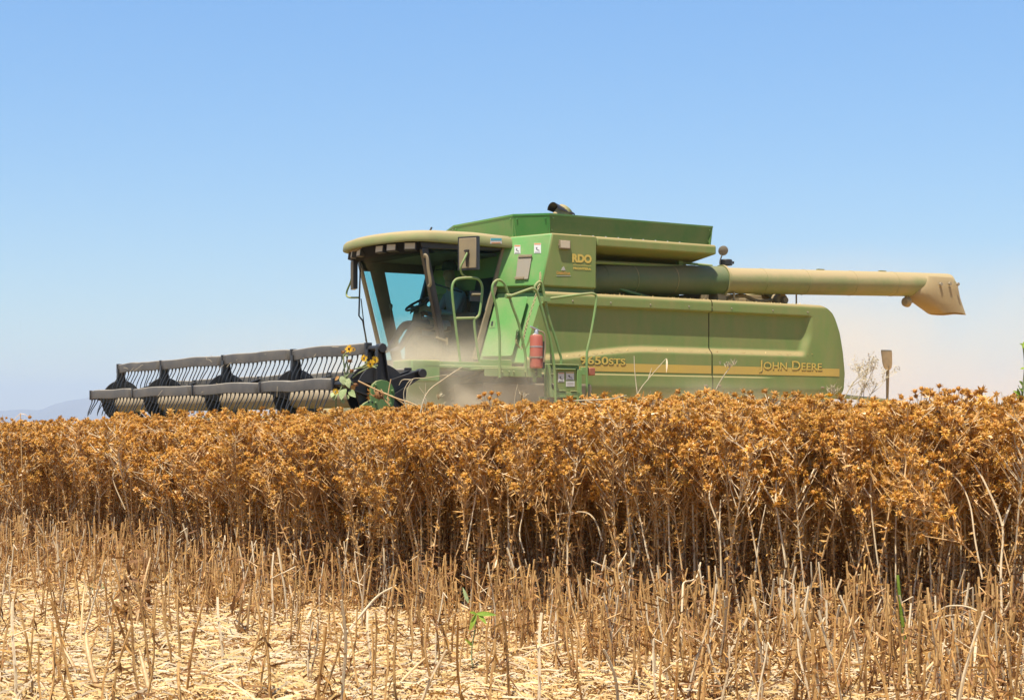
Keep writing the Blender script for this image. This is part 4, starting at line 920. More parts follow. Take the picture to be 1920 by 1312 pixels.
# ------------------------------------------------------------------ the dry crop
UPV = Vector((0, 0, 1))
def rand_dir(rg, el0, el1):
    a = rg.uniform(0, 2*math.pi); e = R(rg.uniform(el0, el1))
    return Vector((math.cos(a)*math.cos(e), math.sin(a)*math.cos(e), math.sin(e)))
def perp(d, rg):
    s = d.cross(Vector((rg.uniform(-1, 1), rg.uniform(-1, 1), rg.uniform(-1, 1))))
    return s.normalized() if s.length > 1e-4 else d.cross(Vector((1, 0.2, 0))).normalized()
PLANT = [M['stem'], M['head'], M['core'], M['leaf'], M['husk'], M['pale']]
def add_head(mb, p, d, rg, k=1.0):
    """one spiny seed head: a small egg ringed by pointed bracts"""
    d = d.normalized(); s = perp(d, rg); t = d.cross(s)
    mb.cur = 2; rings = []
    for r, h in ((0.005, -0.006), (0.0125, 0.002), (0.0115, 0.012), (0.004, 0.021)):
        rings.append([p + d*h*k + (s*math.cos(a) + t*math.sin(a))*r*k for a in (0, 1.05, 2.09, 3.14, 4.19, 5.24)])
    mb.loft(rings, False, True)
    mb.cur = 1
    for n, el, L, wd in ((9, 0, 0.027, 0.0085), (9, 34, 0.025, 0.0080), (6, 64, 0.019, 0.0075)):
        o0 = rg.uniform(0, 6)
        for i in range(n):
            a = o0 + 2*math.pi*i/n + rg.uniform(-0.25, 0.25); e = R(el + rg.uniform(-16, 16))
            rad = s*math.cos(a) + t*math.sin(a); dd = rad*math.cos(e) + d*math.sin(e)
            mb.blade(p + rad*0.007*k + d*0.003*k, dd, d.cross(rad), L*k*rg.uniform(0.75, 1.25), wd*k*rg.uniform(0.8, 1.2), rg.uniform(-0.25, 0.25))
def plant_mesh(seed):
    rg = random.Random(seed); mb = MB()
    H = rg.uniform(0.90, 1.0); lean = Vector((rg.uniform(-0.07, 0.07), rg.uniform(-0.07, 0.07), 0)); wob = rg.uniform(0, 6)
    def stem_pt(t): return Vector((lean.x*t*t + 0.012*math.sin(wob + 5*t), lean.y*t*t + 0.012*math.cos(wob*1.3 + 4*t), H*t))
    sc = 5 if seed % 3 == 0 else 0; mb.cur = sc; mb.tube([stem_pt(i/7) for i in range(8)], [0.0048 + 0.001*(sc == 5) - 0.0027*i/7 for i in range(8)], 4, False)
    heads = [(stem_pt(1.0), Vector((lean.x, lean.y, 1)))]
    for b in range(rg.randint(17, 24)):
        t0 = rg.uniform(0.42, 0.95)**0.65; p0 = stem_pt(t0); a = rg.uniform(0, 6.28); out = Vector((math.cos(a), math.sin(a), 0))
        L = rg.uniform(0.09, 0.28)*(1.15 - 0.35*t0); ztop = min(H + 0.02, p0.z + L*rg.uniform(0.7, 1.05))
        p1 = p0 + out*L*0.35 + UPV*(ztop - p0.z)*0.5; p2 = p0 + out*L*rg.uniform(0.45, 0.75) + UPV*(ztop - p0.z)
        mb.cur = sc; mb.tube([p0, p1, p2], [0.0026, 0.0020, 0.0016], 3, False)
        heads.append((p2, (p2 - p1) + rand_dir(rg, -20, 60)*0.10))
        if rg.random() < 0.6:
            q = p1 + rand_dir(rg, 5, 60)*rg.uniform(0.04, 0.09); mb.tube([p1, q], [0.0016, 0.0013], 3, False); heads.append((q, q - p1))
        for k in range(2):
            mb.cur = 3; pp = p0.lerp(p2, rg.uniform(0.3, 0.95)); d = rand_dir(rg, -30, 60); mb.blade(pp, d, perp(d, rg), rg.uniform(0.025, 0.055), rg.uniform(0.007, 0.014), rg.uniform(-0.9, 0.9))
    for p, d in heads: add_head(mb, p, d, rg, rg.choice((rg.uniform(0.45, 0.68), rg.uniform(0.55, 0.80), rg.uniform(0.65, 1.0))))
    for k in range(120):
        t = rg.uniform(0.06, 1.0)**0.85; mb.cur = 3 if t > 0.42 or rg.random() < 0.35 else 4
        pp = stem_pt(min(1, t)) + rand_dir(rg, 0, 10)*0.004; d = rand_dir(rg, -70 if mb.cur == 4 else -40, 55)
        mb.blade(pp, d, perp(d, rg), rg.uniform(0.014, 0.042), rg.uniform(0.005, 0.011), rg.uniform(-1.1, 1.1))
    return mb.mesh('safflower_plant', PLANT, None)
VARS = [plant_mesh(100 + i) for i in range(12)]

EDGE = [(-9, 17.5), (-3.4, 12.7), (-2, 11.1), (-1, 9.9), (0, 8.95), (1, 8.15), (2.6, 7.4), (6, 6.1)]
ROWS = [(-3.5, 10.4), (-2.3, 9.8), (-0.82, 8.4), (0, 7.5), (0.9, 6.2), (2, 5)]
def edgeY(x): return lerp_tab(EDGE, x) + 0.14*math.sin(2.1*x + 1) + 0.10*math.sin(5.3*x) + 0.05*math.sin(11*x)
def cropH(x, y):
    h = lerp_tab([(-6, 0.93), (-3.6, 0.985), (-2.6, 1.035), (-1.6, 1.06), (-0.8, 1.075), (-0.2, 1.085), (0.6, 1.085), (2.0, 1.085), (5, 1.085)], x)
    return h + 0.012*math.sin(1.9*x + 0.7*y) + 0.010*math.sin(4.1*x - 1.7*y)
def in_swath(x, y):
    P = Vector((x, y, 0)) - O; a = P.dot(D_R); b = P.dot(D_L)
    return a > -5.3 and -2.95 < b < 6.15
rg = random.Random(21)
plants = []
def try_plants(n, x0, x1, y0, y1, d0, d1):
    for _ in range(n):
        y = rg.uniform(y0, y1); half = 960/F*y + 1.3
        x = rg.uniform(x0, x1)
        if abs(x) > half: continue
        d = (y - edgeY(x))*0.78
        if d0 <= d < d1 and not in_swath(x, y): plants.append((x, y, d))
try_plants(int(95*11*8), -6, 5, 6, 14, 0.0, 1.0)
try_plants(int(72*12*14), -7, 5, 6, 20, 1.0, 3.6)
try_plants(int(24*20*22), -10, 10, 9, 31, 3.6, 20)
# ragged front: a few plants ahead of the edge
for _ in range(60):
    x = rg.uniform(-4.2, 3.4); plants.append((x, edgeY(x) - abs(rg.gauss(0, 0.12)), 0))
plants.sort(key=lambda p: p[2] + 0.06*(p[1] - 8))
def scatter(name, pts, rots, scl, idx, meshes, mats=None):
    """ONE object: points that carry copies of a few meshes"""
    me = bpy.data.meshes.new(name); me.from_pydata(pts, [], [])
    a = me.attributes.new('rot', 'FLOAT_VECTOR', 'POINT'); a.data.foreach_set('vector', np.array(rots, dtype=np.float32).ravel())
    a = me.attributes.new('scl', 'FLOAT', 'POINT'); a.data.foreach_set('value', np.array(scl, dtype=np.float32))
    a = me.attributes.new('idx', 'INT', 'POINT'); a.data.foreach_set('value', np.array(idx, dtype=np.int32))
    o = bpy.data.objects.new(name, me); link(o)
    g = bpy.data.node_groups.new(name, 'GeometryNodeTree'); g.is_modifier = True
    g.interface.new_socket('Geometry', in_out='INPUT', socket_type='NodeSocketGeometry'); g.interface.new_socket('Geometry', in_out='OUTPUT', socket_type='NodeSocketGeometry')
    N = g.nodes; gi = N.new('NodeGroupInput'); go = N.new('NodeGroupOutput'); ip = N.new('GeometryNodeInstanceOnPoints'); jn = N.new('GeometryNodeJoinGeometry')
    for m in meshes:
        src = bpy.data.objects.new(name + '_source', m); oi = N.new('GeometryNodeObjectInfo'); oi.inputs['Object'].default_value = src; oi.inputs['As Instance'].default_value = False
        gt = N.new('GeometryNodeGeometryToInstance'); g.links.new(oi.outputs['Geometry'], gt.inputs[0]); g.links.new(gt.outputs[0], jn.inputs[0])
    def attr(nm, dt):
        n = N.new('GeometryNodeInputNamedAttribute'); n.data_type = dt; n.inputs['Name'].default_value = nm; return n.outputs['Attribute']
    g.links.new(gi.outputs[0], ip.inputs['Points']); g.links.new(jn.outputs[0], ip.inputs['Instance']); ip.inputs['Pick Instance'].default_value = True
    g.links.new(attr('idx', 'INT'), ip.inputs['Instance Index'])
    er = N.new('FunctionNodeEulerToRotation'); g.links.new(attr('rot', 'FLOAT_VECTOR'), er.inputs[0]); g.links.new(er.outputs[0], ip.inputs['Rotation'])
    g.links.new(attr('scl', 'FLOAT'), ip.inputs['Scale']); g.links.new(ip.outputs[0], go.inputs[0])
    md = o.modifiers.new('scatter', 'NODES'); md.node_group = g
    return tag(o, kind='stuff')
def place(p):
    x, y, d = p; h = cropH(x, y)*(rg.uniform(0.90, 1.03) if rg.random() < 0.95 else rg.uniform(1.0, 1.06))
    tilt = 0.06 + 0.16*max(0, 0.6 - d)
    if d < 0.5 and rg.random() < 0.10: tilt = 0.40
    return (x, y, gz(x, y)), (rg.gauss(0, tilt), rg.gauss(0, tilt), rg.uniform(0, 6.28)), h, rg.randrange(len(VARS))
N_FRONT = 300
vis_front = sorted([p for p in plants if abs(p[0]) < 960/F*p[1] + 0.1], key=lambda p: p[1] - 0.0 if p[2] < 0.45 else 99 + p[2])[:N_FRONT]
vf = set(id(p) for p in vis_front)
for p in vis_front:
    l, r, s, i = place(p); o = bpy.data.objects.new('safflower_plant', VARS[i]); o.location = l; o.rotation_euler = r; o.scale = (s, s, s); link(o)
    tag(o, 'dry golden safflower plant standing in the front rank of the uncut crop', 'crop plant', 'dry safflower plants along the cut edge')
rest_p = [place(p) for p in plants if id(p) not in vf]
print('plants', len(plants), 'rest', len(rest_p))
crop = scatter('safflower_crop', [q[0] for q in rest_p], [q[1] for q in rest_p], [q[2] for q in rest_p], [q[3] for q in rest_p], VARS)
crop['label'] = 'mass of dry golden safflower filling the uncut field'; crop['category'] = 'crop'

# ------------------------------------------------------------------ stubble
M['stubstem'] = plantmat('cut stalk', (0.39, 0.19, 0.05), (0.62, 0.37, 0.13), (0.80, 0.57, 0.28), transl=0.0, rough=0.55)
STUB = [M['stubstem'], M['husk'], M['leaf'], M['pale']]
def stub_mesh(seed):
    rg = random.Random(seed); mb = MB(); H = 1.0; lx, ly = rg.gauss(0, 0.035), rg.gauss(0, 0.035); r0 = rg.uniform(0.0034, 0.0062)
    k = rg.uniform(0, 6)
    def P(t): return Vector((lx*t + 0.008*math.sin(k + 6*t), ly*t + 0.008*math.cos(k + 5*t), 0.42*t))
    mb.cur = 0 if rg.random() < 0.86 else 3
    mb.tube([P(i/6) - UPV*0.02*(i == 0) for i in range(7)], [r0*(1.05 - 0.2*i/6) for i in range(7)], 5, True)
    if rg.random() < 0.07:   # snapped top hanging over
        d = rand_dir(rg, -75, -10); mb.tube([P(1), P(1) + d*rg.uniform(0.05, 0.16)], [r0*0.7, r0*0.5], 4)
    if rg.random() < 0.35:    # side shoot
        t = rg.uniform(0.3, 0.8); d = rand_dir(rg, 25, 70); mb.tube([P(t), P(t) + d*rg.uniform(0.06, 0.16)], [r0*0.5, r0*0.35], 4)
    for i in range(rg.randint(12, 34)):
        t = rg.uniform(0.03, 0.95)**1.5; mb.cur = 1 if rg.random() < 0.66 else 2
        d = rand_dir(rg, -85, 20); mb.blade(P(t) + rand_dir(rg, 0, 5)*r0, d, perp(d, rg), rg.uniform(0.02, 0.075), rg.uniform(0.004, 0.011), rg.uniform(-1.2, 1.2))
    return mb.mesh('stubble_stalk', STUB, 60)
SV = [stub_mesh(500 + i) for i in range(18)]
stubs = []
rg = random.Random(33)
for _ in range(8600):
    y = rg.uniform(5.4, 15.0); x = rg.uniform(-960/F*y - 0.9, 960/F*y + 0.9); e = edgeY(x) - y
    if not (-0.15 < e < 6.5): continue
    row = 0.5 + 0.5*math.cos((x*0.78 - y*0.62)*2*math.pi/0.33)
    dens = (0.45 + 0.55*row)*0.62*sm(-0.6, 0.5, y - lerp_tab(ROWS, x) + 0.3*math.sin(3.3*x))*(0.45 + 0.55*sm(0.1, 0.9, e))
    dens = max(dens, 0.06)
    if rg.random() < dens*1.9: stubs.append((x, y, e))
print('stubs', len(stubs))
def splace(p):
    x, y, e = p
    return (x, y, gz(x, y)), (rg.gauss(0, 0.045) + (rg.gauss(0, 0.3) if rg.random() < 0.07 else 0), rg.gauss(0, 0.045) + (rg.gauss(0, 0.3) if rg.random() < 0.07 else 0), rg.uniform(0, 6.28)), rg.uniform(0.58, 1.0), rg.randrange(len(SV))
near = sorted([p for p in stubs if abs(p[0]) < 960/F*p[1]], key=lambda p: p[1])[:290]; ns = set(id(p) for p in near)
for p in near:
    l, r, s, i = splace(p); o = bpy.data.objects.new('stubble_stalk', SV[i]); o.location = l; o.rotation_euler = r; o.scale = (1.0, 1.0, s); link(o)
    tag(o, 'short cut-off dry stalk standing in the stubble in front of the crop', 'stubble stalk', 'cut stalks of the stubble')
rs = [splace(p) for p in stubs if id(p) not in ns]
st = scatter('stubble', [q[0] for q in rs], [q[1] for q in rs], [q[2] for q in rs], [q[3] for q in rs], SV); st['label'] = 'stubble of cut dry stalks between crop and bare straw'; st['category'] = 'stubble'

# ------------------------------------------------------------------ straw and chaff on the ground
def litter_mesh(seed):
    rg = random.Random(seed); mb = MB()
    for i in range(46):
        p = Vector((rg.gauss(0, 0.13), rg.gauss(0, 0.13), rg.uniform(0.002, 0.05))); d = rand_dir(rg, -12, 24); L = rg.uniform(0.02, 0.14)**1.0; r = rg.uniform(0.0012, 0.0034)
        mb.cur = rg.choice((0, 0, 1, 1, 1, 2)); mb.tube([p - d*L/2, p + Vector((0, 0, 0.004)), p + d*L/2], r, 3, True)
    for i in range(190):
        p = Vector((rg.gauss(0, 0.14), rg.gauss(0, 0.14), rg.uniform(0.0, 0.022))); d = rand_dir(rg, -35, 45)
        mb.cur = rg.choice((1, 1, 1, 1, 3, 2)); mb.blade(p, d, perp(d, rg), rg.uniform(0.008, 0.030), rg.uniform(0.004, 0.011), rg.uniform(-0.8, 0.8))
    for i in range(3):
        p = Vector((rg.gauss(0, 0.13), rg.gauss(0, 0.13), 0.012)); mb_c = rg.uniform(0.6, 1.0); add_head(mb, p, rand_dir(rg, 0, 80), rg, mb_c*0.8)
        mb.cur = 1
    return mb.mesh('straw_litter', [M['pale'], M['chaff'], M['husk'], M['leaf']], None)
LV = [litter_mesh(900 + i) for i in range(10)]
lp = []
rg = random.Random(55)
for _ in range(3600):
    y = rg.uniform(5.3, 14.5); x = rg.uniform(-960/F*y - 1.0, 960/F*y + 1.0)
    if edgeY(x) - y < -0.8: continue
    if rg.random() > min(1.0, 0.35 + 1.0*sm(0.0, 2.2, edgeY(x) - y)): continue
    if math.sin(3.1*x + 1.3*y)*math.sin(2.3*y - 1.9*x + 0.7) > 0.35 and rg.random() < 0.75: continue
    lp.append((x, y, gz(x, y)))
li = scatter('straw_litter', lp, [(rg.gauss(0, 0.06), rg.gauss(0, 0.06), rg.uniform(0, 6.28)) for _ in lp], [rg.uniform(0.75, 1.3) for _ in lp], [rg.randrange(10) for _ in lp], LV)
li['label'] = 'pale straw and chaff littering the ground'; li['category'] = 'straw'
print('litter', len(lp))

# ------------------------------------------------------------------ single plants that stand out
def thing_mesh(mb, name, mats, label, cat, group=None, smooth=60):
    o = mb.build(name, mats, None, smooth=smooth, fix=False); tag(o, label, cat, group); return o
def Z3(k, lst, u0): return [(u0 + x/2.2156, 720 + y/2.2156) for x, y in lst]
def crop_stalk(px, r=0.0045, dy=-0.06, Y=None):
    u, v = px[0]; 
    if Y is None:
        Y = 10.0
        for _ in range(12): Y = edgeY((u - 960)/F*Y) + dy
    return [PW(u_, v_, Y + 0.03*i) for i, (u_, v_) in enumerate(px)]
rg = random.Random(77)
PALE = 'bleached bent stalk standing out against the dark front of the crop'
def stalks(lines, label, u0=None, Y=None, r=0.0042, heads=False, name='dry_stalk', group=None, dy=-0.06):
    mb = MB(); base = None
    for ln in lines:
        px = Z3(0, ln, u0) if u0 is not None else ln
        pts = catmull(crop_stalk(px, Y=Y, dy=dy), 5); mb.cur = 0
        mb.tube(pts, [r*(1.1 - 0.5*i/len(pts)) for i in range(len(pts))], 5)
        if heads: add_head(mb, pts[-1], pts[-1] - pts[-2], rg, 0.9)
        for k in range(5):
            p = pts[rg.randrange(len(pts))]; d = rand_dir(rg, -60, 50); mb.cur = 3; mb.blade(p, d, perp(d, rg), rg.uniform(0.01, 0.03), 0.007, rg.uniform(-1, 1))
    return thing_mesh(mb, name, [M['pale'], M['head'], M['core'], M['leaf']], label, 'dry stalk', group)
R3, R2, R1 = 1280, 640, 0
GP = 'bleached stalks along the crop front'
stalks([[(880, 1000), (885, 780), (885, 600), (893, 350), (858, 225)], [(893, 350), (930, 290)]], 'bleached forked stalk rising straight above the green cut stem', R3, group=GP)
stalks([[(850, 990), (805, 700), (782, 470), (790, 260)], [(782, 470), (745, 420)]], PALE, R3, group=GP)
stalks([[(955, 960), (965, 830), (1003, 600), (1003, 365)]], PALE, R3, group=GP)
stalks([[(1245, 810), (1215, 650), (1190, 490), (1125, 380), (975, 295)]], 'long bleached stalk bending left high up in the crop at right', R3, group=GP)
stalks([[(1325, 960), (1322, 760), (1328, 590), (1260, 420), (1212, 335)], [(1328, 590), (1362, 500)]], 'thick white forked stalk in the crop nearest the right margin', R3, r=0.006, group=GP)
stalks([[(430, 760), (405, 600), (385, 500), (340, 430), (303, 355)], [(385, 500), (390, 400)], [(385, 500), (432, 400)]], 'white three-pronged stalk in the crop below the machine\'s rear end', R3, r=0.0055, group=GP)
stalks([[(160, 800), (152, 610), (112, 480), (122, 400)], [(152, 610), (158, 480)]], PALE, R3, group=GP)
stalks([[(500, 450), (560, 330), (640, 228)]], 'bare slanting stalk leaning up to the right across the golden heads', R3, group=GP)
stalks([[(362, 238), (452, 290)]], PALE, R3, r=0.005, group=GP)
stalks([[(300, 790), (318, 640), (345, 500)]], PALE, R3, group=GP)
stalks([[(520, 690), (545, 540), (572, 350), (550, 200)], [(572, 350), (640, 380), (690, 370)]], 'slim pale forked stalk in the crop under the cab ladder', R2, group=GP)
stalks([[(1240, 700), (1192, 510), (1220, 430), (1282, 338)]], PALE, R2, group=GP)
stalks([[(1085, 650), (1050, 560), (1000, 530), (895, 540)]], 'pale stalk bowed over in an arch against the crop front', R2, group=GP)
stalks([[(1235, 980), (1150, 790), (1185, 700)], [(1040, 735), (1150, 785)]], PALE, R2, dy=-0.5, group=GP)
stalks([[(760, 700), (740, 620), (755, 500), (700, 400)]], PALE, R2, group=GP)
stalks([[(270, 165), (305, 245)]], PALE, R2, r=0.005, group=GP)
stalks([[(210, 560), (150, 330), (120, 260)]], PALE, R2, group=GP)
stalks([[(290, 600), (300, 520), (370, 440), (430, 370)]], PALE, R1, group=GP)
stalks([[(310, 400), (300, 320), (300, 230), (270, 170)], [(300, 320), (330, 240)]], 'white forked stalk in the crop at far left under the reel end', R1, group=GP)
stalks([[(520, 520), (470, 400), (480, 350)]], PALE, R1, group=GP)
# foreground stalks: Y from where they stand on the ground
def ground_Y(v): return F*1.0/(v - 800)
FG = 'leaning stalks in the foreground stubble'
def fg(lines, label, v0, r=0.005, u0=None, mats=None):
    Y = ground_Y(v0); mb = MB()
    for ln in lines:
        px = Z3(0, ln, u0) if u0 is not None else ln
        pts = catmull([PW(u, v, Y + 0.05*i) for i, (u, v) in enumerate(px)], 5); mb.tube(pts, [r*(1.1 - 0.45*i/len(pts)) for i in range(len(pts))], 6)
    return thing_mesh(mb, 'dry_stalk', mats or [M['pale']], label, 'dry stalk', FG)
fg([[(1418, 1290), (1418, 1075), (1320, 1000), (1200, 930), (1110, 920), (1055, 945)]], 'long pale stalk arching over the stubble at lower right', 1305, 0.004, R3)
fg([[(1350, 1290), (1340, 1200), (1230, 1020), (1140, 960), (1060, 972)]], 'shorter arched stalk under the long arching one at lower right', 1300, 0.004, R3)
fg([[(-10, 1180), (-5, 1000), (0, 870), (5, 825), (40, 815), (62, 792), (74, 740)]], 'pale stalk hooked like a crook in the middle of the stubble', 1250, 0.005, R3)
fg([[(1190, 1250), (1210, 1150), (1228, 1010)], [(1228, 1010), (1290, 1130), (1330, 1220)]], 'broad white split stalk in the lower right stubble', 1300, 0.009, R3)
fg([[(900, 1300), (1000, 1200), (1090, 1105)]], 'thick slanting stalk at the foot of the green stem', 1310, 0.008, R3, [M['stem']])
fg([[(715, 815), (800, 870), (890, 925)]], 'pale straw lying across the stubble in the middle', 1170, 0.005, R2)
fg([[(0, 1060), (80, 960), (150, 880), (228, 835)]], 'pale stalk slanting up to a broken white tip left of the middle', 1230, 0.006, R2)
fg([[(200, 1290), (290, 1190), (370, 1120)]], 'brownish stalk leaning to the right in front of the stubble rows', 1310, 0.006, R2, [M['stem']])
fg([[(330, 1140), (338, 1000), (345, 900), (352, 845)]], 'tall slim stalk standing alone on the straw at lower left', 1235, 0.0055, R1, [M['stem']])
fg([[(430, 1330), (385, 1200), (362, 1090), (358, 1040)]], 'thick stalk curving up from the bottom margin at lower left', 1330, 0.010, R1, [M['stem']])
fg([[(340, 1260), (300, 1160), (243, 1065)]], 'brown stalk leaning left on the straw at lower left', 1290, 0.008, R1, [M['stem']])
fg([[(635, 1330), (600, 1190), (580, 1105)]], 'stout stalk leaning left at the bottom margin, right of the thick curved one', 1330, 0.009, R1, [M['stem']])
fg([[(555, 1075), (600, 820), (625, 720)]], 'tall stalk leaning right among the stubble left of the middle', 1205, 0.0055, R1, [M['stem']])
fg([[(75, 850), (85, 740), (105, 635)]], 'white leaning stalk on the left edge of the stubble', 1105, 0.006, R1)
fg([[(230, 910), (235, 740), (235, 600)]], 'upright brown stalk in a small tuft at left', 1130, 0.007, R1, [M['stem']])
fg([[(545, 1260), (620, 1258), (690, 1248)], [(690, 1248), (688, 1312)]], 'straw lying flat with a bent end near the bottom middle', 1300, 0.006, R2)

# withered brown leaves hanging on foreground tufts
def tuft(u, v, label, h=0.35, n=26):
    Y = ground_Y(v); b = PW(u, v, Y); mb = MB(); mb.cur = 0
    for i in range(3): d = rand_dir(rg, 65, 88); mb.tube([b + rand_dir(rg, 0, 0)*0.03, b + d*h*rg.uniform(0.6, 1.0)], 0.0055, 5)
    for i in range(n): mb.cur = rg.choice((1, 1, 1, 2)); p = b + rand_dir(rg, 0, 0)*rg.uniform(0, 0.05) + UPV*rg.uniform(0.02, h*0.9); d = rand_dir(rg, -85, 40); mb.blade(p, d, perp(d, rg), rg.uniform(0.05, 0.13), rg.uniform(0.012, 0.026), rg.uniform(-1, 1))
    thing_mesh(mb, 'withered_tuft', [M['stem'], M['husk'], M['leaf']], label, 'withered plant', 'withered tufts on the straw')
tuft(105, 1132, 'dark tuft of withered stalks at left before the stubble', 0.36, 20)
tuft(238, 1190, 'dense brown withered clump at the left end of the stubble rows', 0.42, 44)
tuft(270, 1165, 'dense brown withered clump second from the left end of the stubble rows', 0.42, 44)
tuft(455, 1215, 'brown withered clump at the foot of a tall leaning stalk', 0.30, 26)

def leafpoly(mb, p, tip, wd, nrm, fold=0.25, n=6):
    """a broad leaf between p and tip"""
    p = Vector(p); tip = Vector(tip); d = tip - p; L = d.length; side = d.cross(nrm).normalized(); nn = side.cross(d).normalized()
    rows = []
    for i in range(n + 1):
        s = i/n; w_ = wd*math.sin(math.pi*min(1, s*0.96 + 0.04))**0.8*(1.15 - 0.5*s); c = p + d*s - nn*L*0.18*s*s
        rows.append([c - side*w_/2 + nn*fold*w_/2, c, c + side*w_/2 + nn*fold*w_/2])
    mb.grid(rows)
# green sprig in the stubble
Y = ground_Y(1272); mb = MB(); mb.tube(catmull([PW(889, 1272, Y), PW(884, 1225, Y), PW(890, 1180, Y), PW(893, 1150, Y)], 4), 0.003, 5)
mb.cur = 1; fr = Vector((0, -1, 0.5))
for a, b, wd in (((893, 1150), (929, 1150), 0.022), ((893, 1150), (879, 1184), 0.020), ((893, 1150), (882, 1146), 0.014), ((897, 1150), (912, 1168), 0.018), ((886, 1210), (872, 1196), 0.012)):
    leafpoly(mb, PW(*a, Y), PW(*b, Y - 0.03), wd, fr)
mb.cur = 2; leafpoly(mb, PW(878, 1130, Y + 0.1), PW(868, 1100, Y + 0.1), 0.016, fr)
thing_mesh(mb, 'green_sprig', [M['pgleaf'], M['gleaf'], M['pgleaf']], 'bright green leafy sprig alone in the dry stubble', 'plant')
Y = ground_Y(1290); mb = MB(); mb.tube([PW(1708, 1290, Y), PW(1700, 1230, Y), PW(1690, 1150, Y), PW(1683, 1078, Y)], [0.009, 0.0085, 0.007, 0.006], 7)
thing_mesh(mb, 'cut_plant', [M['gleaf']], 'single thick green cut stem standing among pale stubble at right', 'plant stem')
# a little green weed low in the stubble
for (u, v, n, lab) in ((318, 1085, 26, 'low green weed showing between the stubble stalks at left'), (180, 1110, 14, 'faint grey-green weed on the straw at far left')):
    Y = ground_Y(v + 25); mb = MB(); b = PW(u, v + 25, Y)
    for i in range(n*3): d = rand_dir(rg, 10, 85); p = b + rand_dir(rg, 0, 20)*rg.uniform(0, 0.09) + UPV*rg.uniform(0, 0.10); mb.blade(p, d, perp(d, rg), rg.uniform(0.02, 0.05), 0.008, 0.4)
    thing_mesh(mb, 'green_weed', [M['pgleaf']], lab, 'weed')

# wild sunflower in front of the reel end
def Q(x, y): return (620 + x/9.37, 640 + y/9.37)
YS = 14.0
ws = tag(empty('wild_sunflower', PW(*Q(90, 1200), YS)), 'leafy wild sunflower with small yellow blooms before the black reel end', 'sunflower'); base = ws.location.copy()
def SW(x, y, dy=0.0): return PW(*Q(x, y), YS + dy) - base
mb = MB()
for ln in ([(85, 2600), (90, 1130), (150, 900), (255, 650), (310, 500), (335, 430)], [(255, 650), (240, 480), (225, 300), (232, 235), (325, 150)], [(310, 500), (290, 380), (335, 350)], [(255, 660), (400, 495), (520, 465), (640, 385), (700, 400)], [(520, 465), (600, 455), (780, 330)], [(380, 640), (470, 570), (560, 520), (700, 450), (830, 425)], [(640, 385), (590, 300)], [(150, 900), (90, 880)], [(255, 650), (440, 760)]):
    mb.tube(catmull([SW(*p) for p in ln], 4), 0.006, 5)
mb.build('stem', M['pgleaf'], ws, fix=False)
for x, y, sz in ((325, 132, 0.85), (588, 295, 0.68), (695, 395, 0.75), (775, 322, 0.7), (85, 882, 0.55), (395, 140, 0.35)):
    mb = MB(); c = SW(x, y, -0.06); ax = Vector((rg.uniform(-0.5, 0.5), -1, rg.uniform(0.0, 0.6))).normalized(); s = perp(ax, rg); t = ax.cross(s)
    for i in range(13):
        a = 2*math.pi*i/13; rd = s*math.cos(a) + t*math.sin(a); mb.blade(c + rd*0.008, rd + ax*rg.uniform(-0.1, 0.5), ax.cross(rd), 0.040*sz, 0.016*sz, rg.uniform(-0.3, 0.3))
    fl = mb.build('flower_head', M['petal'], ws, fix=False)
    mb = MB(); mb.lathe([(0.009*sz, -0.006), (0.0105*sz, 0.0), (0.008*sz, 0.006), (0.002, 0.009)], (0, 0, 0), 'z', 10); q = ax.to_track_quat('Z', 'Y').to_matrix(); mb.v = [tuple(q @ Vector(v) + c + ax*0.006) for v in mb.v]; mb.build('flower_centre', M['disc'], fl)
for x, y in ((215, 190), (335, 345), (365, 515), (440, 760)):
    mb = MB(); c = SW(x, y, -0.05); mb.lathe([(0.004, -0.012), (0.014, -0.009), (0.016, 0.004), (0.010, 0.012), (0.002, 0.013)], c, 'z', 10)
    for k in range(12): d = rand_dir(rg, -20, 45); mb.blade(c + d*0.012, d, perp(d, rg), 0.016, 0.008, 0.4)
    mb.build('spent_flower_head', M['husk'], ws, fix=False)
for i, (x, y, x2, y2, wd) in enumerate(((190, 610, 230, 760, 0.075), (280, 640, 320, 810, 0.085), (250, 830, 170, 1000, 0.11), (110, 880, 40, 1020, 0.10), (60, 900, 10, 960, 0.06), (330, 860, 420, 960, 0.08), (240, 380, 262, 450, 0.03), (300, 560, 250, 610, 0.05), (360, 780, 430, 850, 0.07), (330, 560, 420, 560, 0.03), (200, 1010, 230, 1090, 0.06), (300, 940, 300, 1010, 0.05), (490, 470, 540, 440, 0.03), (730, 450, 800, 440, 0.025), (310, 250, 240, 240, 0.02), (150, 620, 60, 680, 0.05))):
    mb = MB(); leafpoly(mb, SW(x, y), SW(x2, y2, rg.uniform(-0.08, 0.02)), wd*0.72, Vector((rg.uniform(-0.6, 0.6), -1, rg.uniform(0.2, 0.9)))); mb.build('leaf', M['pgleaf'] if i not in (8, 15) else M['leaf'], ws, fix=False)
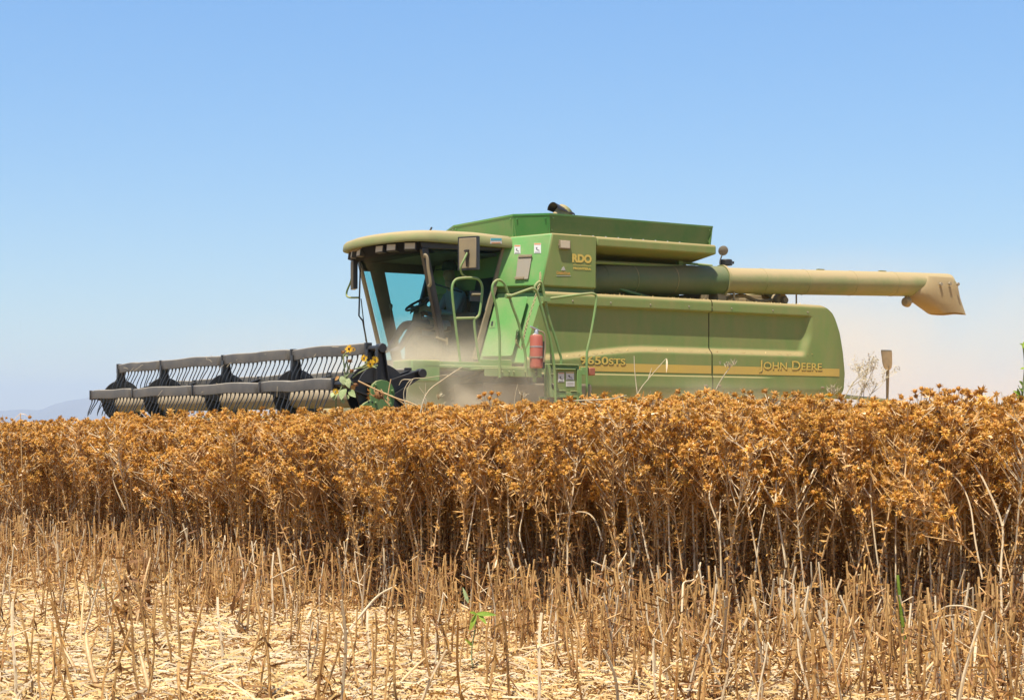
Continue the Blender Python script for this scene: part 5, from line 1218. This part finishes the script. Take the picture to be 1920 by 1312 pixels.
# the dried-up sunflower across the green drive plate
mb = MB(); ds = lambda x, y: PW(*Q(x, y), 14.3)
for ln, r in (([(1600, 1180), (1420, 1090), (1130, 990), (780, 840), (480, 695)], 0.007), ([(1060, 660), (1030, 800), (1005, 960), (1010, 1100)], 0.005), ([(775, 800), (770, 870), (800, 920)], 0.006), ([(880, 840), (910, 900), (935, 1010), (1040, 1130)], 0.006), ([(1130, 990), (1260, 1080), (1330, 1150)], 0.005), ([(980, 1000), (1010, 1000), (1030, 1040)], 0.004)):
    mb.tube(catmull([ds(*p) for p in ln], 4), r, 5)
c = ds(845, 935); mb.cur = 1; mb.lathe([(0.01, -0.034), (0.030, -0.028), (0.036, 0.0), (0.022, 0.026), (0.005, 0.03)], c, 'z', 12)
for k in range(26): d = rand_dir(rg, -60, 60); mb.blade(c + d*0.028, d, perp(d, rg), 0.03, 0.016, rg.uniform(-0.8, 0.8))
mb.cur = 2
for i in range(9): p = ds(690 + rg.uniform(-20, 20), 860 + i*17); d = rand_dir(rg, -40, 40); mb.blade(p, d, perp(d, rg), 0.035, 0.02, 0.5)
thing_mesh(mb, 'dried_sunflower', [M['stem'], M['husk'], M['leaf']], 'dried-up sunflower stem lying across the green reel drive plate', 'dead plant')

# dry weeds that reach above the crop
def plume(mb, p, d, L, n, rg, r=0.0016):
    for i in range(n):
        dd = (d.normalized() + rand_dir(rg, -40, 90)*0.75).normalized(); q = p + dd*L*rg.uniform(0.3, 1.0)
        mb.tube([p, p.lerp(q, 0.5) + rand_dir(rg, -90, 90)*L*0.08, q], [r, r*0.8, r*0.7], 3, False)
        for k in range(4): e = rand_dir(rg, -60, 80); mb.blade(p.lerp(q, rg.uniform(0.4, 1.0)), e, perp(e, rg), L*0.16, L*0.05, 0.3)
def weed(lines, label, Y=10.5, r=0.004, plumes=(), name='dry_weed', m='weed'):
    mb = MB()
    for ln in lines: pts = catmull([PW(u, v, Y) for u, v in ln], 4); mb.tube(pts, [r*(1.1 - 0.5*i/len(pts)) for i in range(len(pts))], 5)
    for (u, v, L, n) in plumes: plume(mb, PW(u, v, Y), Vector((0.25, 0, 1)), L, n, rg)
    return thing_mesh(mb, name, [M[m]], label, 'weed', 'dry weeds poking out of the crop')
weed([[(1322, 800), (1337, 745), (1352, 712), (1368, 690)]], 'dry weed with a feathery pale top before the yellow stripe', 10.5, 0.0045, ((1368, 690, 0.055, 16), (1362, 688, 0.05, 10), (1376, 684, 0.05, 10), (1350, 683, 0.025, 6)))
weed([[(1180, 800), (1195, 740), (1220, 705), (1249, 672)], [(1195, 740), (1190, 695), (1189, 667)], [(1215, 712), (1222, 690)]], 'thin forked dry stem with a drooping white leaf before the stripe', 10.5, 0.003)
mb = MB(); leafpoly(mb, PW(1250, 672, 10.5), PW(1251, 697, 10.45), 0.012, Vector((0.2, -1, 0))); thing_mesh(mb, 'dry_leaf', [M['pale']], 'narrow white dry leaf hanging from the forked stem', 'leaf')
weed([[(780, 810), (798, 741), (830, 712), (866, 688)]], 'bare pale stick slanting up in front of the dusty deck', 11, 0.0045)
weed([[(770, 790), (757, 745), (762, 722), (775, 710), (800, 708), (840, 702)], [(775, 710), (766, 725), (762, 745)], [(772, 712), (755, 712), (748, 722)]], 'pale curling dry weed beside the reel drive plate', 11, 0.003)
weed([[(797, 770), (798, 735), (798, 716)], [(803, 770), (797, 742), (786, 725)]], 'two thin brownish dry stems below the slanting stick', 11, 0.0028)
weed([[(962, 790), (966, 742), (971, 720)]], 'short bare dry stem left of the ladder', 10, 0.003)
weed([[(975, 790), (978, 745)]], 'small feathery dry weed beside the ladder foot', 10, 0.002, ((977, 748, 0.06, 22),))
weed([[(820, 790), (822, 745)]], 'feathery dry grass tuft under the slanting stick', 10.6, 0.002, ((822, 748, 0.055, 22),))
weed([[(1550, 790), (1560, 745)]], 'low pale feathery weed under the machine\'s rear corner', 11, 0.003, ((1560, 742, 0.09, 26), (1556, 738, 0.06, 12)))
weed([[(1060, 753), (1100, 750), (1130, 749), (1150, 747), (1175, 741)], [(1100, 752), (1140, 765), (1155, 778)], [(1090, 757), (1140, 763), (1205, 767)], [(1135, 757), (1170, 752), (1205, 750)]], 'broken white stalk lying flat on the crop top below the ladder', 9.6, 0.004, name='broken_stalk')
weed([[(1872, 790), (1880, 760), (1878, 735)]], 'thin dark dry stem near the right margin', 9.5, 0.0025)
weed([[(1838, 790), (1846, 752)]], 'faint feathery weed left of the thin stem near the right margin', 9.8, 0.002, ((1845, 752, 0.05, 16),))
# the branching pale weed behind the rear corner
mb = MB(); rgw = random.Random(5)
def branch(p, d, L, r, depth):
    q = p + d*L; mid = p.lerp(q, 0.5) + rand_dir(rgw, -90, 90)*L*0.06; mb.tube([p, mid, q], [r, r*0.85, r*0.7], 4 if depth > 1 else 3, False)
    if depth == 0:
        for k in range(3): e = rand_dir(rgw, -30, 80); mb.blade(p.lerp(q, rgw.uniform(0.3, 1)), e, perp(e, rgw), 0.016, 0.005, 0.2)
        return
    for k in range(4 if depth > 1 else 4):
        t = rgw.uniform(0.35, 1.0); dd = (d + rand_dir(rgw, -20, 60)*rgw.uniform(0.6, 1.0)).normalized(); branch(p.lerp(q, t), dd, L*rgw.uniform(0.42, 0.62), r*0.55, depth - 1)
for a, b in (((1562, 800), (1600, 715)), ((1580, 800), (1626, 718)), ((1592, 800), (1640, 728))):
    p = PW(*a, 11.5); q = PW(*b, 11.5); branch(p, (q - p).normalized(), (q - p).length, 0.0045, 3)
thing_mesh(mb, 'branching_weed', [M['weed']], 'bushy pale branching weed between the machine\'s rear and the shovel', 'weed')
# leafy green plant at the right margin
gp = tag(empty('green_plant', PW(1925, 900, 9.0)), 'dark green leafy plant cut off by the right margin', 'plant'); gb = gp.location.copy()
mb = MB(); mb.tube(catmull([PW(1925, 1050, 9) - gb, PW(1922, 860, 9) - gb, PW(1916, 760, 9) - gb, PW(1922, 690, 9) - gb, PW(1919, 645, 9) - gb], 4), 0.006, 6)
for a, b in (((1916, 760), (1905, 735)), ((1918, 740), (1909, 722)), ((1921, 690), (1916, 692))): mb.tube([PW(*a, 9) - gb, PW(*b, 9) - gb], 0.002, 4)
mb.build('stem', M['pgleaf'], gp, fix=False)
for a, b, wd in (((1914, 742), (1902, 731), 0.022), ((1917, 722), (1913, 714), 0.025), ((1912, 745), (1908, 729), 0.02), ((1919, 733), (1912, 728), 0.02), ((1915, 752), (1907, 742), 0.022), ((1920, 650), (1914, 643), 0.018), ((1922, 640), (1918, 652), 0.02), ((1922, 690), (1914, 690), 0.015), ((1922, 700), (1930, 690), 0.03), ((1920, 730), (1932, 722), 0.03), ((1918, 745), (1930, 742), 0.03)):
    mb = MB(); leafpoly(mb, PW(*a, 9) - gb, PW(*b, 8.97) - gb, wd, Vector((rg.uniform(-0.5, 0.5), -1, 0.6))); mb.build('leaf', M['gleaf'], gp, fix=False)
# safflowers that overtop the rest
def tall(heads, Y, label, k=1.0):
    mb = MB(); u0 = sum(h[0] for h in heads)/len(heads); b = PW(u0 + 4, 800, Y); b.z = 0; j = PW(u0 + 1, 775, Y); mb.cur = 0
    mb.tube([b, b.lerp(j, 0.5) + Vector((0.01, 0, 0)), j], [0.005, 0.004, 0.003], 4)
    for u, v in heads:
        q = PW(u, v, Y + rg.uniform(-0.04, 0.04)); mb.cur = 0; mb.tube([j, j.lerp(q, 0.5) + Vector((rg.uniform(-0.008, 0.008), 0, 0)), q - UPV*0.012], [0.0024, 0.002, 0.0018], 3); add_head(mb, q - UPV*0.01, (q - j) + rand_dir(rg, 0, 60)*0.03, rg, k*0.92)
    return thing_mesh(mb, 'safflower_plant', PLANT, label, 'crop plant', smooth=None)
tall([(1716, 732), (1718, 741), (1728, 727), (1737, 729), (1734, 736), (1740, 735)], 9.6, 'leftmost of the tall safflowers standing out against the dusty sky at right')
tall([(1761, 722)], 9.6, 'single tallest safflower head against the dusty sky at right')
tall([(1772, 730), (1776, 734), (1780, 732), (1777, 742), (1781, 742)], 9.5, 'tall safflower cluster right of the single tallest head')
tall([(1789, 731), (1797, 727), (1806, 731), (1803, 734)], 9.6, 'rightmost of the tall safflowers against the dusty sky')
tall([(1496, 742), (1500, 749), (1511, 752), (1494, 754)], 10, 'tall safflower below the maker\'s name on the shield')
tall([(908, 737), (922, 735), (934, 737), (900, 742), (918, 745)], 10, 'tall safflower cluster in front of the dark gap under the steps')
tall([(37, 785), (54, 779), (39, 793), (19, 793)], 12.2, 'tall safflower against the blue mountains at far left')
mb = MB(); p = PW(1557, 743, 10.6); mb.tube([p - UPV*0.3, p], 0.002, 4); mb.cur = 1
for i in range(22): d = rand_dir(rg, 10, 90); mb.blade(p, d, perp(d, rg), 0.03, 0.008, 0.2)
thing_mesh(mb, 'yellow_flower', [M['stem'], M['petal']], 'single small yellow bloom among the dry heads below the machine\'s rear', 'flower')

# ------------------------------------------------------------------ dust in the air, and the haze
def dust(name, c, size, dens, label, rz=0.0, scale=0.9, col=(1.0, 0.87, 0.64), power=1.0, lo=0.38, hi=0.72):
    mb = MB(); mb.box((-1, -1, -1), (1, 1, 1)); 
    m = bpy.data.materials.new('airborne dust'); m.use_nodes = True; t = m.node_tree; N = t.nodes; Lk = t.links; N.remove(N['Principled BSDF'])
    pv = N.new('ShaderNodeVolumePrincipled'); pv.inputs['Color'].default_value = (*col, 1); pv.inputs['Anisotropy'].default_value = 0.0
    tc = N.new('ShaderNodeTexCoord'); g = N.new('ShaderNodeTexGradient'); g.gradient_type = 'SPHERICAL'; Lk.new(tc.outputs['Object'], g.inputs[0])
    ge = N.new('ShaderNodeNewGeometry'); n = N.new('ShaderNodeTexNoise'); n.inputs['Scale'].default_value = scale; n.inputs['Detail'].default_value = 3; Lk.new(ge.outputs['Position'], n.inputs['Vector'])
    mr = N.new('ShaderNodeMapRange'); mr.inputs['From Min'].default_value = lo; mr.inputs['From Max'].default_value = hi; mr.inputs['To Min'].default_value = 0.12; Lk.new(n.outputs['Fac'], mr.inputs['Value'])
    pw = N.new('ShaderNodeMath'); pw.operation = 'POWER'; pw.inputs[1].default_value = power; Lk.new(g.outputs['Fac'], pw.inputs[0])
    a = N.new('ShaderNodeMath'); a.operation = 'MULTIPLY'; Lk.new(pw.outputs[0], a.inputs[0]); Lk.new(mr.outputs[0], a.inputs[1])
    b = N.new('ShaderNodeMath'); b.operation = 'MULTIPLY'; b.inputs[1].default_value = dens; Lk.new(a.outputs[0], b.inputs[0]); Lk.new(b.outputs[0], pv.inputs['Density'])
    Lk.new(pv.outputs[0], N['Material Output'].inputs['Volume'])
    o = mb.build(name, m, None, smooth=None); o.location = c; o.scale = size; o.rotation_euler = (0, 0, rz)
    return tag(o, label, 'dust', None, 'stuff')
def MW(a, b, z): return O + D_R*a + D_L*b + UPV*z
dust('dust_cloud', MW(-2.0, -0.2, 1.35), (2.0, 1.6, 1.15), 2.0, 'tan dust boiling up around the cab foot and feeder', ROT, 1.7, lo=0.44, hi=0.68)
dust('dust_cloud', MW(-1.5, 5.5, 0.9), (3.2, 3.0, 2.0), 0.25, 'faint dust hanging behind the cab', ROT, 0.8)
dust('dust_cloud', MW(15, 6, 0.6), (14, 8, 4.4), 0.27, 'wide pale dust plume drifting behind the machine', ROT, 0.25, col=(0.92, 0.76, 0.55))
dust('dust_cloud', MW(2.2, -0.9, 1.0), (3.6, 1.0, 0.75), 1.1, 'thin dust along the foot of the side shield', ROT, 1.0)
hz = MB(); hz.box((-9800, -500, -2.5), (9800, 9900, 230)); m = bpy.data.materials.new('air'); m.use_nodes = True; t = m.node_tree; t.nodes.remove(t.nodes['Principled BSDF'])
pv = t.nodes.new('ShaderNodeVolumePrincipled'); pv.inputs['Color'].default_value = (0.41, 0.54, 0.74, 1); pv.inputs['Density'].default_value = 0.00019; pv.inputs['Anisotropy'].default_value = 0.0
t.links.new(pv.outputs[0], t.nodes['Material Output'].inputs['Volume'])
tag(hz.build('haze', m, None, smooth=None), kind='stuff')
